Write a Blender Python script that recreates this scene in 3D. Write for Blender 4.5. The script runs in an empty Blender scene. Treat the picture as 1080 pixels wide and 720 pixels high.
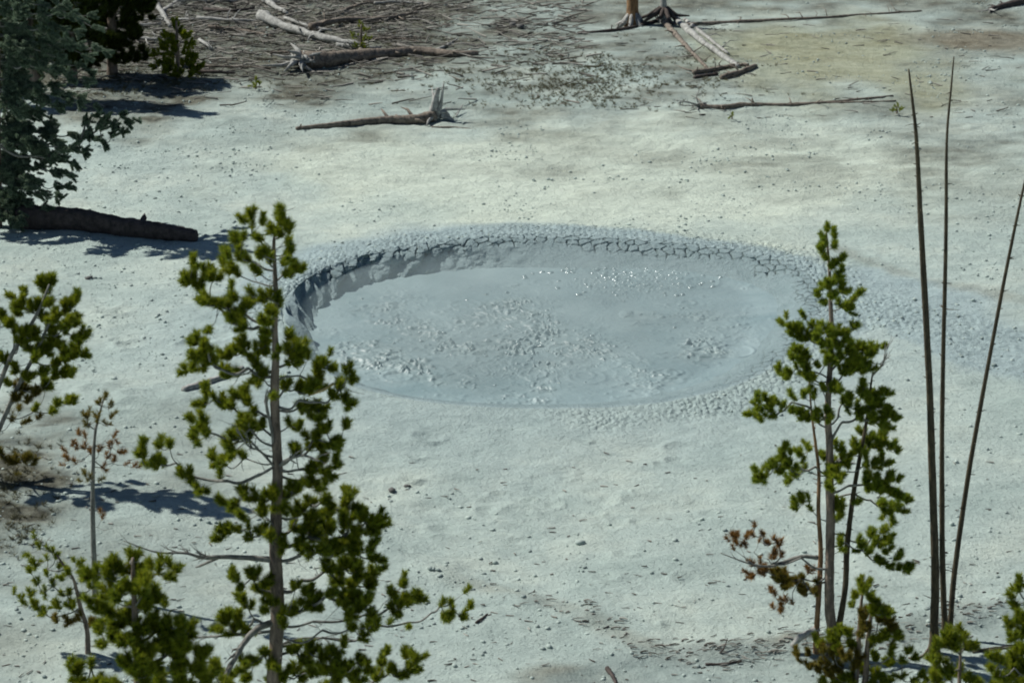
import bpy, math, random
import numpy as np
random.seed(7); np.random.seed(7)
R = math.radians
scene = bpy.context.scene
col = scene.collection

# ------------------------------------------------------------------ camera
H = 10.2; PITCH = R(19.2); F = 2550.0
fw = np.array([0, math.cos(PITCH), -math.sin(PITCH)]); up = np.array([0, math.sin(PITCH), math.cos(PITCH)])
CAM = np.array([0, 0, H])
cam_d = bpy.data.cameras.new('camera'); cam = bpy.data.objects.new('camera', cam_d); col.objects.link(cam)
cam.location = CAM; cam.rotation_euler = (math.pi/2 - PITCH, 0, 0)
cam_d.lens = 85; cam_d.sensor_width = 36; cam_d.clip_start = .1; cam_d.clip_end = 6000
cam_d.dof.use_dof = True; cam_d.dof.focus_distance = 29; cam_d.dof.aperture_fstop = 3.5
scene.camera = cam

def ray(px, py):
    return fw + np.array([1, 0, 0])*(px-540)/F + up*(360-py)/F
def P(px, py, Y):                       # point on the vertical plane y = Y
    d = ray(px, py); return CAM + d*(Y/d[1])
def PZ(px, py, z=0.0):
    d = ray(px, py); return CAM + d*((z-H)/d[2])

# ------------------------------------------------------------------ noise
def _h(i, j, s=0):
    n = (i*374761393 + j*668265263 + s*1274126177) & 0xffffffff
    n = ((n ^ (n >> 13))*1274126177) & 0xffffffff
    n = ((n ^ (n >> 16))*2246822519) & 0xffffffff
    return ((n ^ (n >> 15)) & 0xffff)/65535.0
def vnoise(x, y, s=0):
    x = np.asarray(x, float); y = np.asarray(y, float)
    i = np.floor(x).astype(np.int64); j = np.floor(y).astype(np.int64)
    u = x-i; v = y-j; u = u*u*(3-2*u); v = v*v*(3-2*v)
    a = _h(i, j, s); b = _h(i+1, j, s); c = _h(i, j+1, s); d = _h(i+1, j+1, s)
    return (a*(1-u)+b*u)*(1-v) + (c*(1-u)+d*u)*v - .5
def fbm(x, y, o=4, s=0):
    r = 0; a = 1
    for k in range(o):
        r = r + a*vnoise(x*2**k+17*k, y*2**k-9*k, s+k); a *= .5
    return r
def voro(x, y, s=0):
    x = np.asarray(x, float); y = np.asarray(y, float)
    i = np.floor(x).astype(np.int64); j = np.floor(y).astype(np.int64)
    f1 = np.full(x.shape, 9.); f2 = np.full(x.shape, 9.)
    for di in (-1, 0, 1):
        for dj in (-1, 0, 1):
            a = i+di; b = j+dj
            d = np.hypot(a+.1+.8*_h(a, b, s)-x, b+.1+.8*_h(a, b, s+51)-y)
            n1 = np.minimum(f1, d); f2 = np.where(d < f1, f1, np.minimum(f2, d)); f1 = n1
    return f1, f2
def sm(a, b, x):
    t = np.clip((x-a)/(b-a), 0, 1); return t*t*(3-2*t)

# ------------------------------------------------------------------ crater outline (measured points of the rim)
def rimz_th(th):                         # rim height round the crater
    return .085 + .085*np.cos(th-R(150)) 
MUDZ = -.145
rim_px = [(303,312),(330,288),(380,270),(440,259),(500,252),(560,249),(620,250),(700,255),(770,263),(830,275),(858,292),(864,315),
          (853,348),(825,379),(780,404),(720,420),(660,428),(590,430),(500,428),(430,421),(385,411),(345,394),(318,370),(303,342)]
PC = PZ(584, 335, .12)[:2]
_p = []
for q in rim_px:
    w = PZ(*q, z=.13)
    th = math.atan2(w[1]-PC[1], w[0]-PC[0]); w = PZ(*q, z=float(rimz_th(th)))
    _p.append((math.atan2(w[1]-PC[1], w[0]-PC[0]), math.hypot(w[0]-PC[0], w[1]-PC[1])))
_p.sort(); _pt = np.array([a for a, b in _p]); _pr = np.array([b for a, b in _p])
_tt = np.linspace(-math.pi, math.pi, 721); _rr = np.interp(_tt, _pt, _pr, period=2*math.pi)
_k = np.hanning(41); _k /= _k.sum()
_rr = np.convolve(np.r_[_rr[-21:-1], _rr, _rr[1:21]], _k, 'valid')
def Rim(th): return np.interp(th, _tt, _rr, period=2*math.pi)
print('rim radius', _rr.min(), _rr.max(), 'centre', PC)

def seg_dist(x, y, pts):
    d = np.full(np.shape(x), 1e9)
    for a, b in zip(pts[:-1], pts[1:]):
        ax, ay = a[:2]; bx, by = b[:2]; L = (bx-ax)**2+(by-ay)**2
        t = np.clip(((x-ax)*(bx-ax)+(y-ay)*(by-ay))/L, 0, 1)
        d = np.minimum(d, np.hypot(x-ax-t*(bx-ax), y-ay-t*(by-ay)))
    return d
berm = [PZ(*q) for q in [(400,575),(480,606),(545,623),(610,642),(650,665),(700,686),(760,684),(800,680),(860,672),(930,672),(1000,650),(1080,636),(1200,620)]]
chan = [PZ(*q) for q in [(600,735),(660,712),(720,700),(800,695),(900,690),(960,672),(1010,664),(1080,655),(1200,640)]]

def polar(x, y):
    dx = x-PC[0]; dy = y-PC[1]
    return np.arctan2(dy, dx), np.hypot(dx, dy)
def angd(a, b): return np.abs((a-b+np.pi) % (2*np.pi)-np.pi)
def blue_mask(x, y):
    th, r = polar(x, y); t = r-Rim(th)
    wid = .45 + .75*sm(1.3, 0, angd(th, R(175))) + .55*sm(.9, 0, angd(th, R(110)))+ .5*sm(.9, .2, angd(th, R(-25)))
    wid = wid + .35*fbm(x*1.1, y*1.1, 4, 5)
    m = sm(wid*1.25, wid*.6, t)*sm(2.4, 1.2, angd(th, R(80)))
    a = PZ(880,300); b = PZ(960,325); c = PZ(1090,372); d_ = PZ(1200, 400)
    sd = seg_dist(x, y, [a, b, c, d_])
    m2 = sm(1.35, .7, sd + .8*fbm(x*.9, y*.9, 4, 8))*sm(-.1, .2, t)
    m3 = .5*sm(2.8, .3, t+.7*fbm(x*.8, y*.8, 4, 15))*sm(.9, 1.6, angd(th, R(90)))
    return np.clip(np.maximum(np.maximum(m, m2*.9), m3), 0, 1)
def rough_mask(x, y):                    # popcorn crust
    th, r = polar(x, y); t = r-Rim(th)
    m = sm(1.0, .5, t)*sm(1.9, 1.3, angd(th, R(100)))
    n = seg_dist(x, y, [PZ(640,432), PZ(740,418), PZ(820,390), PZ(860,350), PZ(900,320), PZ(1000,340), PZ(1100,385)])
    m2 = sm(1.0, .3, n+.5*fbm(x, y, 3, 12))
    return np.clip(np.maximum(m, m2), 0, 1)*sm(-.02, .05, t)

def hbase(x, y):
    x = np.asarray(x, float); y = np.asarray(y, float)
    th, r = polar(x, y); t = np.maximum(r-Rim(th), 0)
    fall = 1.6+1.2*sm(1.2, 0, angd(th, R(180)))
    z = rimz_th(th)*np.exp(-(t/fall)**1.5)
    far = sm(0, 1.5, t)
    z = z + far*(.16*vnoise(x/5, y/5, 3)+.07*fbm(x/1.6, y/1.6, 3, 4)*sm(1, 3, t))
    z = z + .05*np.exp(-(seg_dist(x, y, berm)/.22)**2)*(.6+fbm(x*2, y*2, 3, 30)) - .06*np.exp(-(seg_dist(x, y, chan)/.3)**2)
    z = z + .035*fbm(x*1.3, y*2.0, 5, 6)*(.6+.6*sm(0, 2, t))
    # footprints and slumps on the near slope
    z = z + .05*np.minimum(vnoise(x*2.4, y*2.0, 40), .05)*sm(3, 0, t)*sm(0, .5, t)
    return z
def G(px, py, dz=0.0):
    z = 0.0
    for _ in range(6):
        w = PZ(px, py, z); z = float(hbase(w[0], w[1]))
    w[2] = z+dz; return w

# ------------------------------------------------------------------ material helpers
def newmat(name):
    m = bpy.data.materials.new(name); m.use_nodes = True
    nt = m.node_tree; b = nt.nodes['Principled BSDF']; return m, nt, b
def N(nt, t, **k):
    n = nt.nodes.new(t)
    for a, v in k.items():
        if a.startswith('i_'): n.inputs[a[2:].replace('_', ' ')].default_value = v
        else: setattr(n, a, v)
    return n
def L(nt, a, b): nt.links.new(a, b)
def noise(nt, co, scale, detail=6, rough=.6, dist=0):
    n = N(nt, 'ShaderNodeTexNoise'); n.inputs['Scale'].default_value = scale; n.inputs['Detail'].default_value = detail
    n.inputs['Roughness'].default_value = rough; n.inputs['Distortion'].default_value = dist
    if co is not None: L(nt, co, n.inputs['Vector'])
    return n.outputs['Fac']
def ramp(nt, fac, stops):
    r = N(nt, 'ShaderNodeValToRGB'); L(nt, fac, r.inputs['Fac']); e = r.color_ramp.elements
    while len(e) < len(stops): e.new(.5)
    for k, (p, c) in enumerate(stops):
        e[k].position = p; e[k].color = (*c, 1) if not isinstance(c, (int, float)) else (c, c, c, 1)
    return r.outputs['Color']
def mix(nt, fac, a, b, blend='MIX'):
    m = N(nt, 'ShaderNodeMix', data_type='RGBA', blend_type=blend)
    for s, v in ((0, fac), (6, a), (7, b)):
        if hasattr(v, 'links'): L(nt, v, m.inputs[s])
        else: m.inputs[s].default_value = v if s == 0 else (*v, 1)
    return m.outputs[2]
def mth(nt, op, a, b=0.0, c=0.0):
    m = N(nt, 'ShaderNodeMath', operation=op)
    for s, v in enumerate((a, b, c)):
        if hasattr(v, 'links'): L(nt, v, m.inputs[s])
        else: m.inputs[s].default_value = v
    return m.outputs[0]
def bump(nt, h, dist, strength=1.0, prev=None):
    b = N(nt, 'ShaderNodeBump'); b.inputs['Strength'].default_value = strength; b.inputs['Distance'].default_value = dist
    L(nt, h, b.inputs['Height'])
    if prev is not None: L(nt, prev, b.inputs['Normal'])
    return b.outputs[0]
def coord(nt, kind='Object'): return N(nt, 'ShaderNodeTexCoord').outputs[kind]
def geo_pos(nt): return N(nt, 'ShaderNodeNewGeometry').outputs['Position']

def mat_ground():
    m, nt, b = newmat('geyser basin crust'); p = geo_pos(nt)
    z1 = N(nt, 'ShaderNodeAttribute', attribute_name='zone'); z2 = N(nt, 'ShaderNodeAttribute', attribute_name='zone2')
    s1 = N(nt, 'ShaderNodeSeparateColor'); L(nt, z1.outputs['Color'], s1.inputs[0])
    s2 = N(nt, 'ShaderNodeSeparateColor'); L(nt, z2.outputs['Color'], s2.inputs[0])
    n1 = noise(nt, p, .55, 8, .65); n2 = noise(nt, p, 4.5, 8, .7); n3 = noise(nt, p, 28, 6, .75); n4 = noise(nt, p, .18, 5, .6)
    base = ramp(nt, n1, [(.32, (.40,.505,.475)), (.5, (.485,.59,.55)), (.68, (.58,.67,.60))])
    base = mix(nt, mth(nt, 'MULTIPLY', s1.outputs[2], .7), base, (.70,.79,.67))
    base = mix(nt, mth(nt, 'MULTIPLY', s1.outputs[0], .9), base, ramp(nt, n2, [(.3, (.33,.44,.465)), (.7, (.43,.55,.565))]))
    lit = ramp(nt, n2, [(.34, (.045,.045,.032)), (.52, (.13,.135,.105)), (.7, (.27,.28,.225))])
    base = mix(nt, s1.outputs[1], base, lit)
    base = mix(nt, mth(nt, 'MULTIPLY', s2.outputs[0], .8), base, ramp(nt, n2, [(.3, (.26,.27,.15)), (.7, (.46,.47,.31))]))
    base = mix(nt, mth(nt, 'MULTIPLY', s2.outputs[1], .9), base, ramp(nt, n2, [(.3, (.11,.09,.055)), (.7, (.30,.28,.21))]))
    base = mix(nt, mth(nt, 'MULTIPLY', s2.outputs[2], .8), base, ramp(nt, n2, [(.3, (.27,.35,.335)), (.7, (.44,.53,.50))]))
    mp = N(nt, 'ShaderNodeMapping'); mp.inputs['Scale'].default_value = (.8, 2.4, 1); L(nt, p, mp.inputs['Vector']); n6 = noise(nt, mp.outputs[0], 1.9, 7, .72, .4)
    base = mix(nt, .5, base, ramp(nt, n6, [(.3, (.74,.76,.76)), (.5, (1.0,1.0,1.0)), (.68, (1.22,1.20,1.17))]), 'MULTIPLY')
    base = mix(nt, .55, base, mix(nt, n3, (.55,.55,.55), (1.35,1.35,1.33)), 'MULTIPLY')
    z3 = N(nt, 'ShaderNodeAttribute', attribute_name='zone3'); inn = z3.outputs['Fac']
    base = mix(nt, inn, base, ramp(nt, n2, [(.3, (.25,.345,.355)), (.7, (.33,.43,.44))]))
    # scattered dark grit
    v = N(nt, 'ShaderNodeTexVoronoi'); v.inputs['Scale'].default_value = 19; v.inputs['Randomness'].default_value = 1; L(nt, p, v.inputs['Vector'])
    g = mth(nt, 'MULTIPLY', mth(nt, 'SUBTRACT', 1.0, inn), ramp(nt, v.outputs['Distance'], [(.05, 1.0), (.16, 0.0)]))
    g = mth(nt, 'MULTIPLY', g, ramp(nt, n2, [(.52, 0.0), (.6, 1.0)]))
    base = mix(nt, mth(nt, 'MULTIPLY', g, .35), base, (.16,.16,.13))
    L(nt, base, b.inputs['Base Color']); L(nt, mth(nt, 'SUBTRACT', .93, mth(nt, 'MULTIPLY', inn, .5)), b.inputs['Roughness'])
    b.inputs['Specular IOR Level'].default_value = .25
    n5 = noise(nt, p, 11, 5, .7); nb = bump(nt, n2, .07, .8); nb = bump(nt, n5, .04, .9, nb); nb = bump(nt, n3, .022, 1.0, nb)
    L(nt, nb, b.inputs['Normal']); return m

def mat_mud():
    m, nt, b = newmat('wet grey mud'); p = geo_pos(nt)
    n1 = noise(nt, p, .7, 6, .6, .6); n2 = noise(nt, p, 7, 6, .65); n3 = noise(nt, p, 38, 3, .6)
    at = N(nt, 'ShaderNodeAttribute', attribute_name='chop'); s = N(nt, 'ShaderNodeSeparateColor'); L(nt, at.outputs['Color'], s.inputs[0])
    c = ramp(nt, n1, [(.3, (.215,.31,.325)), (.5, (.27,.365,.375)), (.7, (.34,.44,.445))])
    c = mix(nt, mth(nt, 'MULTIPLY', s.outputs[0], .55), c, ramp(nt, n2, [(.35, (.16,.22,.22)), (.6, (.38,.465,.455))]))
    L(nt, c, b.inputs['Base Color'])
    L(nt, mth(nt, 'SUBTRACT', .46, mth(nt, 'MULTIPLY', s.outputs[1], .28)), b.inputs['Roughness'])
    b.inputs['Specular IOR Level'].default_value = .6
    h = mth(nt, 'MULTIPLY', n3, mth(nt, 'ADD', .05, mth(nt, 'MULTIPLY', s.outputs[1], .5)))
    nb = bump(nt, n2, .02, .6); nb = bump(nt, h, .03, 1.0, nb)
    L(nt, nb, b.inputs['Normal']); return m

def mat_bark(name, c1, c2, scale=14, bd=.012, stretch=.35):
    m, nt, b = newmat(name); co = coord(nt)
    mp = N(nt, 'ShaderNodeMapping'); mp.inputs['Scale'].default_value = (1, 1, stretch); L(nt, co, mp.inputs['Vector'])
    n1 = noise(nt, mp.outputs[0], scale, 8, .7, .3); n2 = noise(nt, co, scale*4, 5, .7); n3 = noise(nt, co, 1.7, 4, .6)
    c = ramp(nt, n1, [(.32, c1), (.62, c2)])
    c = mix(nt, .5, c, mix(nt, n3, (.55,.55,.55), (1.4,1.4,1.4)), 'MULTIPLY')
    L(nt, c, b.inputs['Base Color']); b.inputs['Roughness'].default_value = .9
    nb = bump(nt, n1, bd, .9); nb = bump(nt, n2, bd*.3, .8, nb); L(nt, nb, b.inputs['Normal']); return m

def mat_needle(name, dark, mid, light, trans=.35):
    m, nt, b = newmat(name); g = N(nt, 'ShaderNodeNewGeometry'); n1 = noise(nt, g.outputs['Position'], 6, 3, .6)
    c = ramp(nt, mth(nt, 'ADD', mth(nt, 'MULTIPLY', g.outputs['Random Per Island'], .5), mth(nt, 'MULTIPLY', n1, .5)),
             [(.25, dark), (.5, mid), (.75, light)])
    L(nt, c, b.inputs['Base Color']); b.inputs['Roughness'].default_value = .55; b.inputs['Specular IOR Level'].default_value = .3
    t = N(nt, 'ShaderNodeBsdfTranslucent'); L(nt, c, t.inputs['Color'])
    ms = N(nt, 'ShaderNodeMixShader'); ms.inputs[0].default_value = trans
    L(nt, b.outputs[0], ms.inputs[1]); L(nt, t.outputs[0], ms.inputs[2])
    L(nt, ms.outputs[0], nt.nodes['Material Output'].inputs['Surface']); return m

M = dict(
 ground=mat_ground(), mud=mat_mud(),
 bark=mat_bark('pine bark', (.04,.032,.026), (.34,.27,.21), 13, .03),
 barkgrey=mat_bark('grey branch bark', (.08,.08,.07), (.27,.27,.24), 22, .006),
 barkred=mat_bark('orange brown bark', (.09,.05,.025), (.32,.19,.09), 16, .012),
 pole=mat_bark('dead pole bark', (.022,.018,.010), (.095,.075,.042), 20, .008),
 wood=mat_bark('weathered grey wood', (.13,.13,.12), (.45,.46,.43), 12, .012, 1),
 woodbrown=mat_bark('weathered brown wood', (.05,.042,.033), (.27,.23,.185), 12, .015, 1),
 wooddark=mat_bark('dark fallen wood', (.025,.02,.018), (.10,.08,.07), 10, .015, 1),
 splinter=mat_bark('split yellow wood', (.40,.30,.13), (.62,.5,.26), 20, .004, 1),
 needle=mat_needle('pine needles', (.07,.12,.010), (.21,.27,.016), (.42,.43,.03)),
 needle2=mat_needle('fresh pine needles', (.08,.14,.012), (.23,.31,.022), (.45,.47,.04)),
 dying=mat_needle('dying needles', (.09,.085,.015), (.19,.18,.022), (.30,.20,.04)),
 red=mat_needle('dead red needles', (.12,.065,.022), (.27,.14,.04), (.40,.24,.07)),
 spruce=mat_needle('spruce needles', (.03,.06,.035), (.14,.21,.13), (.38,.47,.34), .25),
 darkneedle=mat_needle('dark forest needles', (.015,.035,.008), (.045,.075,.012), (.11,.13,.015), .15),
 grass=mat_needle('dry ground cover', (.05,.055,.025), (.12,.12,.06), (.2,.19,.11), .1),
)
def mat_stone(name, c1, c2):
    m, nt, b = newmat(name); g = N(nt, 'ShaderNodeNewGeometry'); n1 = noise(nt, g.outputs['Position'], 30, 4, .6)
    c = ramp(nt, mth(nt, 'ADD', mth(nt, 'MULTIPLY', g.outputs['Random Per Island'], .7), mth(nt, 'MULTIPLY', n1, .3)), [(.2, c1), (.85, c2)])
    L(nt, c, b.inputs['Base Color']); b.inputs['Roughness'].default_value = .9; return m
m_, nt_, b_ = newmat('wet bubble'); b_.inputs['Base Color'].default_value = (.27,.365,.37,1); b_.inputs['Roughness'].default_value = .17; M['bubble'] = m_
M['gravel'] = mat_stone('pale gravel', (.26,.32,.30), (.46,.55,.50))
M['stone'] = mat_stone('dark stone', (.06,.065,.06), (.16,.16,.15))
M['litter'] = mat_stone('twig litter', (.05,.045,.035), (.36,.35,.31))

# ------------------------------------------------------------------ object helpers
def tag(o, label=None, cat=None, group=None, kind=None):
    if label: o['label'] = label
    if cat: o['category'] = cat
    if group: o['group'] = group
    if kind: o['kind'] = kind
    return o
def mesh_np(name, V, faces, mat, parent=None, org=(0, 0, 0), smooth=False):
    """V (n,3); faces list of arrays (k, m) of equal-sized polygons"""
    V = np.asarray(V, float)-np.asarray(org)
    me = bpy.data.meshes.new(name); me.vertices.add(len(V)); me.vertices.foreach_set('co', V.astype(np.float32).ravel())
    fl = [np.asarray(f, np.int32) for f in faces if len(f)]
    nl = sum(f.size for f in fl); npoly = sum(len(f) for f in fl)
    me.loops.add(nl); me.polygons.add(npoly)
    me.loops.foreach_set('vertex_index', np.concatenate([f.ravel() for f in fl]).astype(np.int32))
    st = []; s = 0
    for f in fl:
        st.append(s+np.arange(len(f))*f.shape[1]); s += f.size
    me.polygons.foreach_set('loop_start', np.concatenate(st).astype(np.int32))
    if smooth: me.polygons.foreach_set('use_smooth', np.ones(npoly, bool))
    me.materials.append(mat); me.update(calc_edges=True); me.validate()
    o = bpy.data.objects.new(name, me); col.objects.link(o)
    o.location = org if parent is None else (0, 0, 0)
    if parent is not None: o.parent = parent
    return o
def empty(name, loc):
    o = bpy.data.objects.new(name, None); col.objects.link(o); o.location = loc; o.empty_display_size = .2; return o

class MB:
    def __init__(s): s.V = []; s.Q = []; s.T = []; s.n = 0
    def add(s, V, Q=None, T=None):
        if Q is not None and len(Q): s.Q.append(np.asarray(Q)+s.n)
        if T is not None and len(T): s.T.append(np.asarray(T)+s.n)
        s.V.append(np.asarray(V, float)); s.n += len(V)
    def tube(s, pts, rad, seg=6, jit=0.0, cap=True, flat=1.0):
        pts = np.asarray(pts, float); rad = np.asarray(rad, float)*np.ones(len(pts)); n = len(pts)
        tan = np.gradient(pts, axis=0); tan /= np.linalg.norm(tan, axis=1)[:, None]+1e-9
        ref = np.array([0, 0, 1.]) if abs(tan[0][2]) < .8 else np.array([1., 0, 0])
        V = []
        a = np.linspace(0, 2*math.pi, seg, endpoint=False)
        prof = 1+jit*(np.random.rand(seg)-.5)
        for k in range(n):
            u = np.cross(tan[k], ref); u /= np.linalg.norm(u)+1e-9; w = np.cross(u, tan[k])
            rr = rad[k]*prof*(1+jit*(np.random.rand(seg)-.5)*.7)
            V.append(pts[k]+(np.cos(a)*rr)[:, None]*u+(np.sin(a)*rr*flat)[:, None]*w)
        V = np.concatenate(V); Q = []
        for k in range(n-1):
            for j in range(seg):
                j2 = (j+1) % seg; Q.append((k*seg+j, k*seg+j2, (k+1)*seg+j2, (k+1)*seg+j))
        T = []
        if cap:
            V = np.concatenate([V, pts[:1], pts[-1:]]); c0 = n*seg; c1 = c0+1
            for j in range(seg):
                j2 = (j+1) % seg; T.append((c0, j2, j)); T.append((c1, (n-1)*seg+j, (n-1)*seg+j2))
        s.add(V, Q, T)
    def build(s, name, mat, parent=None, org=(0, 0, 0), smooth=True):
        if not s.V: return None
        return mesh_np(name, np.concatenate(s.V), [np.concatenate(s.Q)] if s.Q and not s.T else ([np.concatenate(s.Q)] if s.Q else [])+([np.concatenate(s.T)] if s.T else []), mat, parent, org, smooth)

def smooth_path(pts, n=6):
    """Catmull-Rom through points"""
    pts = [np.asarray(p, float) for p in pts]
    if len(pts) == 2: return [pts[0]*(1-t)+pts[1]*t for t in np.linspace(0, 1, n+1)]
    out = []; q = [2*pts[0]-pts[1]]+pts+[2*pts[-1]-pts[-2]]
    for k in range(1, len(q)-2):
        for t in np.linspace(0, 1, n, endpoint=False):
            a, b, c, d = q[k-1], q[k], q[k+1], q[k+2]
            out.append(.5*((2*b)+(c-a)*t+(2*a-5*b+4*c-d)*t*t+(3*b-a-3*c+d)*t**3))
    out.append(pts[-1]); return out

def tuft(mb, p, d, length, nl, cnt, w=.0026, spread=.75):
    """needles round a short shoot: thin slivers leaning forward"""
    d = d/np.linalg.norm(d); ref = np.array([0, 0, 1.]) if abs(d[2]) < .9 else np.array([1., 0, 0])
    u = np.cross(d, ref); u /= np.linalg.norm(u); v = np.cross(d, u)
    t = np.random.rand(cnt)**.8; a = np.random.rand(cnt)*2*math.pi
    base = p+d*((t-.3)*length)[:, None]
    rad = np.cos(a)[:, None]*u+np.sin(a)[:, None]*v
    op = spread*(1.15-.55*t)*(.8+.4*np.random.rand(cnt))
    dr = rad*np.sin(op)[:, None]+d*np.cos(op)[:, None]+np.array([0, 0, .12])
    ln = nl*(.75+.45*np.random.rand(cnt)); tip = base+dr*ln[:, None]
    sd = np.cross(dr, np.random.randn(cnt, 3)); sd /= np.linalg.norm(sd, axis=1)[:, None]; sd *= w/2*(.8+.4*np.random.rand(cnt))[:, None]
    V = np.empty((cnt*3, 3)); V[0::3] = base+sd; V[1::3] = base-sd; V[2::3] = tip
    mb.add(V, None, np.arange(cnt*3).reshape(-1, 3))

def make_group(root, org, tree, att, clumps, via, Y, dy, mats, style, bark, tname='branch'):
    """one limb: attach point, traced clumps joined by twigs as a spanning tree"""
    x0, y0, w0, Yt = att
    p0 = P(x0, y0, Yt)
    nodes = [p0]; par = [-1]; isvia = [False]
    span = max([abs(c[0]-x0) for c in clumps]+[1])
    front = .6 if span < 16 else 0
    if front and dy > 0 and random.random() < .75: dy = -dy
    if front: dy = math.copysign(max(abs(dy), .25), dy)
    def dep(px): return Yt + dy*max(front, min(1.15, abs(px-x0)/max(span, 30)))
    for v in via:
        nodes.append(P(v[0], v[1], dep(v[0]))); par.append(len(nodes)-2); isvia.append(True)
    order = sorted(clumps, key=lambda c: math.hypot(c[0]-x0, c[1]-y0))
    cl = []
    for c in order:
        q = P(c[0], c[1], dep(c[0])+random.uniform(-.08, .08)*c[2]/6)
        cand = [(np.linalg.norm(q-n)*(1.0 if k else 1.25), k) for k, n in enumerate(nodes)]
        k = min(cand)[1]
        nodes.append(q); par.append(k); isvia.append(False); cl.append((len(nodes)-1, c))
    wt = [1.0]*len(nodes)
    for (i, c) in cl: wt[i] = (c[2]/5)**2
    for i in range(len(nodes)-1, 0, -1): wt[par[i]] += wt[i]
    br = MB(); nd = MB(); sc = style['scale']
    rr = lambda i: max(.0024*sc, .0030*sc*math.sqrt(wt[i]))
    for i in range(1, len(nodes)):
        a, b = nodes[par[i]], nodes[i]; ln = np.linalg.norm(b-a)
        mid = (a+b)/2+np.array([0, 0, -ln*.12])+np.random.randn(3)*ln*.07
        q = smooth_path([a, mid, b], 4)
        br.tube(q, np.linspace(rr(i)*1.15, rr(i)*.85, len(q)), 5, .25, cap=False)
        # bare side twigs
        for _ in range(int(ln*style.get('twigs', 5))):
            t = random.random(); s_ = a*(1-t)+b*t+(mid-(a+b)/2)*4*t*(1-t)
            e = s_+np.random.randn(3)*np.array([.09, .09, .07])*sc; br.tube([s_, (s_+e)/2+np.random.randn(3)*.012, e], [.0032*sc, .0025*sc, .0014*sc], 4, cap=False)
    for (i, c) in cl:
        q = nodes[i]; pp = nodes[par[i]]; rw = c[2]*np.linalg.norm(q-CAM)/F
        td = style['tuft']
        n = 1 if rw < td*.75 else max(2, int(round(style.get('dens', 1.25)*(rw/td)**2)))
        out = (q-pp)/(np.linalg.norm(q-pp)+1e-6)
        for k in range(n):
            if n == 1: o = np.zeros(3)
            else:
                o = np.random.randn(3); o /= np.linalg.norm(o); o *= (rw-td*.4)*random.random()**.4; o[1] *= 1.1
            s_ = q+o; d = out*.5+o/(rw+1e-6)*.8+np.array([0, 0, .55])+np.random.randn(3)*.22
            if style.get('droop'): d = out*1.0+np.random.randn(3)*.45+np.array([0, 0, -.1])
            fz = random.uniform(.7, 1.25); tuft(nd, s_, d, style['len']*fz, style['nl']*random.uniform(.8, 1.15), int(style['cnt']*fz), style['w'], style.get('spread', .8))
            if n > 1: br.tube([q-out*rw*.4, (q+s_)/2+np.array([0, 0, -.01]), s_+d/np.linalg.norm(d)*.02], [.0035*sc, .003*sc, .0022*sc], 4, cap=False)
    bo = br.build(tname, bark, root, org)
    if nd.V: nd.build('needles', mats, bo, org, smooth=False)
    return bo

def on_trunk(tr, y):
    tr = sorted(tr, key=lambda t: t[1])
    ys = [t[1] for t in tr]
    return float(np.interp(y, ys, [t[0] for t in tr])), float(np.interp(y, ys, [t[2] for t in tr]))

def trunk_mesh(root, org, tr, Y, bark, ground=True, name='trunk', seg=10, stubs=10, extra=0.0):
    pts = []; rad = []
    for (x, y, w) in tr:
        p = P(x, y, Y); pts.append(p); rad.append(w/2*np.linalg.norm(p-CAM)/F)
    if ground:
        g = np.array([org[0], org[1], org[2]-.12])
        if pts[-1][2] > org[2]+.25:
            n = int((pts[-1][2]-org[2])/.5)+1
            r_end = rad[-1]
            for k in range(1, n):
                t = k/n; pts.append(pts[-k] if False else pts[len(tr)-1]*(1-t)+g*t); rad.append(r_end*(1+.2*t))
            pts.append(g+np.array([0, 0, .2])); rad.append(r_end*1.3)
        pts.append(g); rad.append(rad[-1]*1.35)
    q = smooth_path(pts, 6); rq = np.interp(np.linspace(0, len(rad)-1, len(q)), range(len(rad)), rad)
    mb = MB(); mb.tube(q, rq, seg, .16)
    for _ in range(stubs):
        k = random.randrange(2, len(q)-2); a = random.uniform(0, 6.28); r = rq[k]
        d = np.array([math.cos(a), math.sin(a), random.uniform(-.2, .5)])
        mb.tube([q[k], q[k]+d*(r+.008), q[k]+d*(r+random.uniform(.012, .045))], [min(.006,r*.6), min(.005,r*.5), .0025], 5)
        if r > .012 and random.random() < .12: mb.tube([q[k], q[k]+d*(r+.03), q[k]+d*(r+random.uniform(.06, .16))+np.random.randn(3)*.02], [.005, .004, .0015], 4)
    return mb.build(name, bark, root, org)

LODGE = dict(scale=1.0, tuft=.044, len=.075, nl=.055, cnt=330, w=.0044, dens=2.4, twigs=6, spread=1.2)
def tree(name, label, cat, Y, trunks, groups, style=LODGE, needle='needle', bark='bark', base=None, group=None, dyf=.55, stubs=14, trunkname='trunk'):
    t0 = trunks[0][-1]
    b = P(t0[0], t0[1], Y) if base is None else base
    org = np.array([b[0], Y, float(hbase(b[0], Y))]) if base is None else np.array(base)
    root = empty(name, org); tag(root, label, cat, group)
    for k, tr in enumerate(trunks):
        o = trunk_mesh(root, org, tr, Y, M[bark], stubs=stubs)
    for g in groups:
        ay, clumps = g[0], g[1]
        opt = g[2] if len(g) > 2 else {}
        tr = trunks[opt.get('t', 0)]
        ax, aw = on_trunk(tr, ay)
        span = max(abs(c[0]-ax) for c in clumps)*Y/F
        dy = opt.get('dy', random.choice((-1, 1))*random.uniform(.25, 1)*dyf*span)
        make_group(root, org, None, (ax, ay, aw, Y), clumps, opt.get('via', []), Y, dy, M[opt.get('n', needle)], {**style, **opt.get('s', {})}, M[opt.get('b', 'barkgrey')])
    return root

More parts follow.
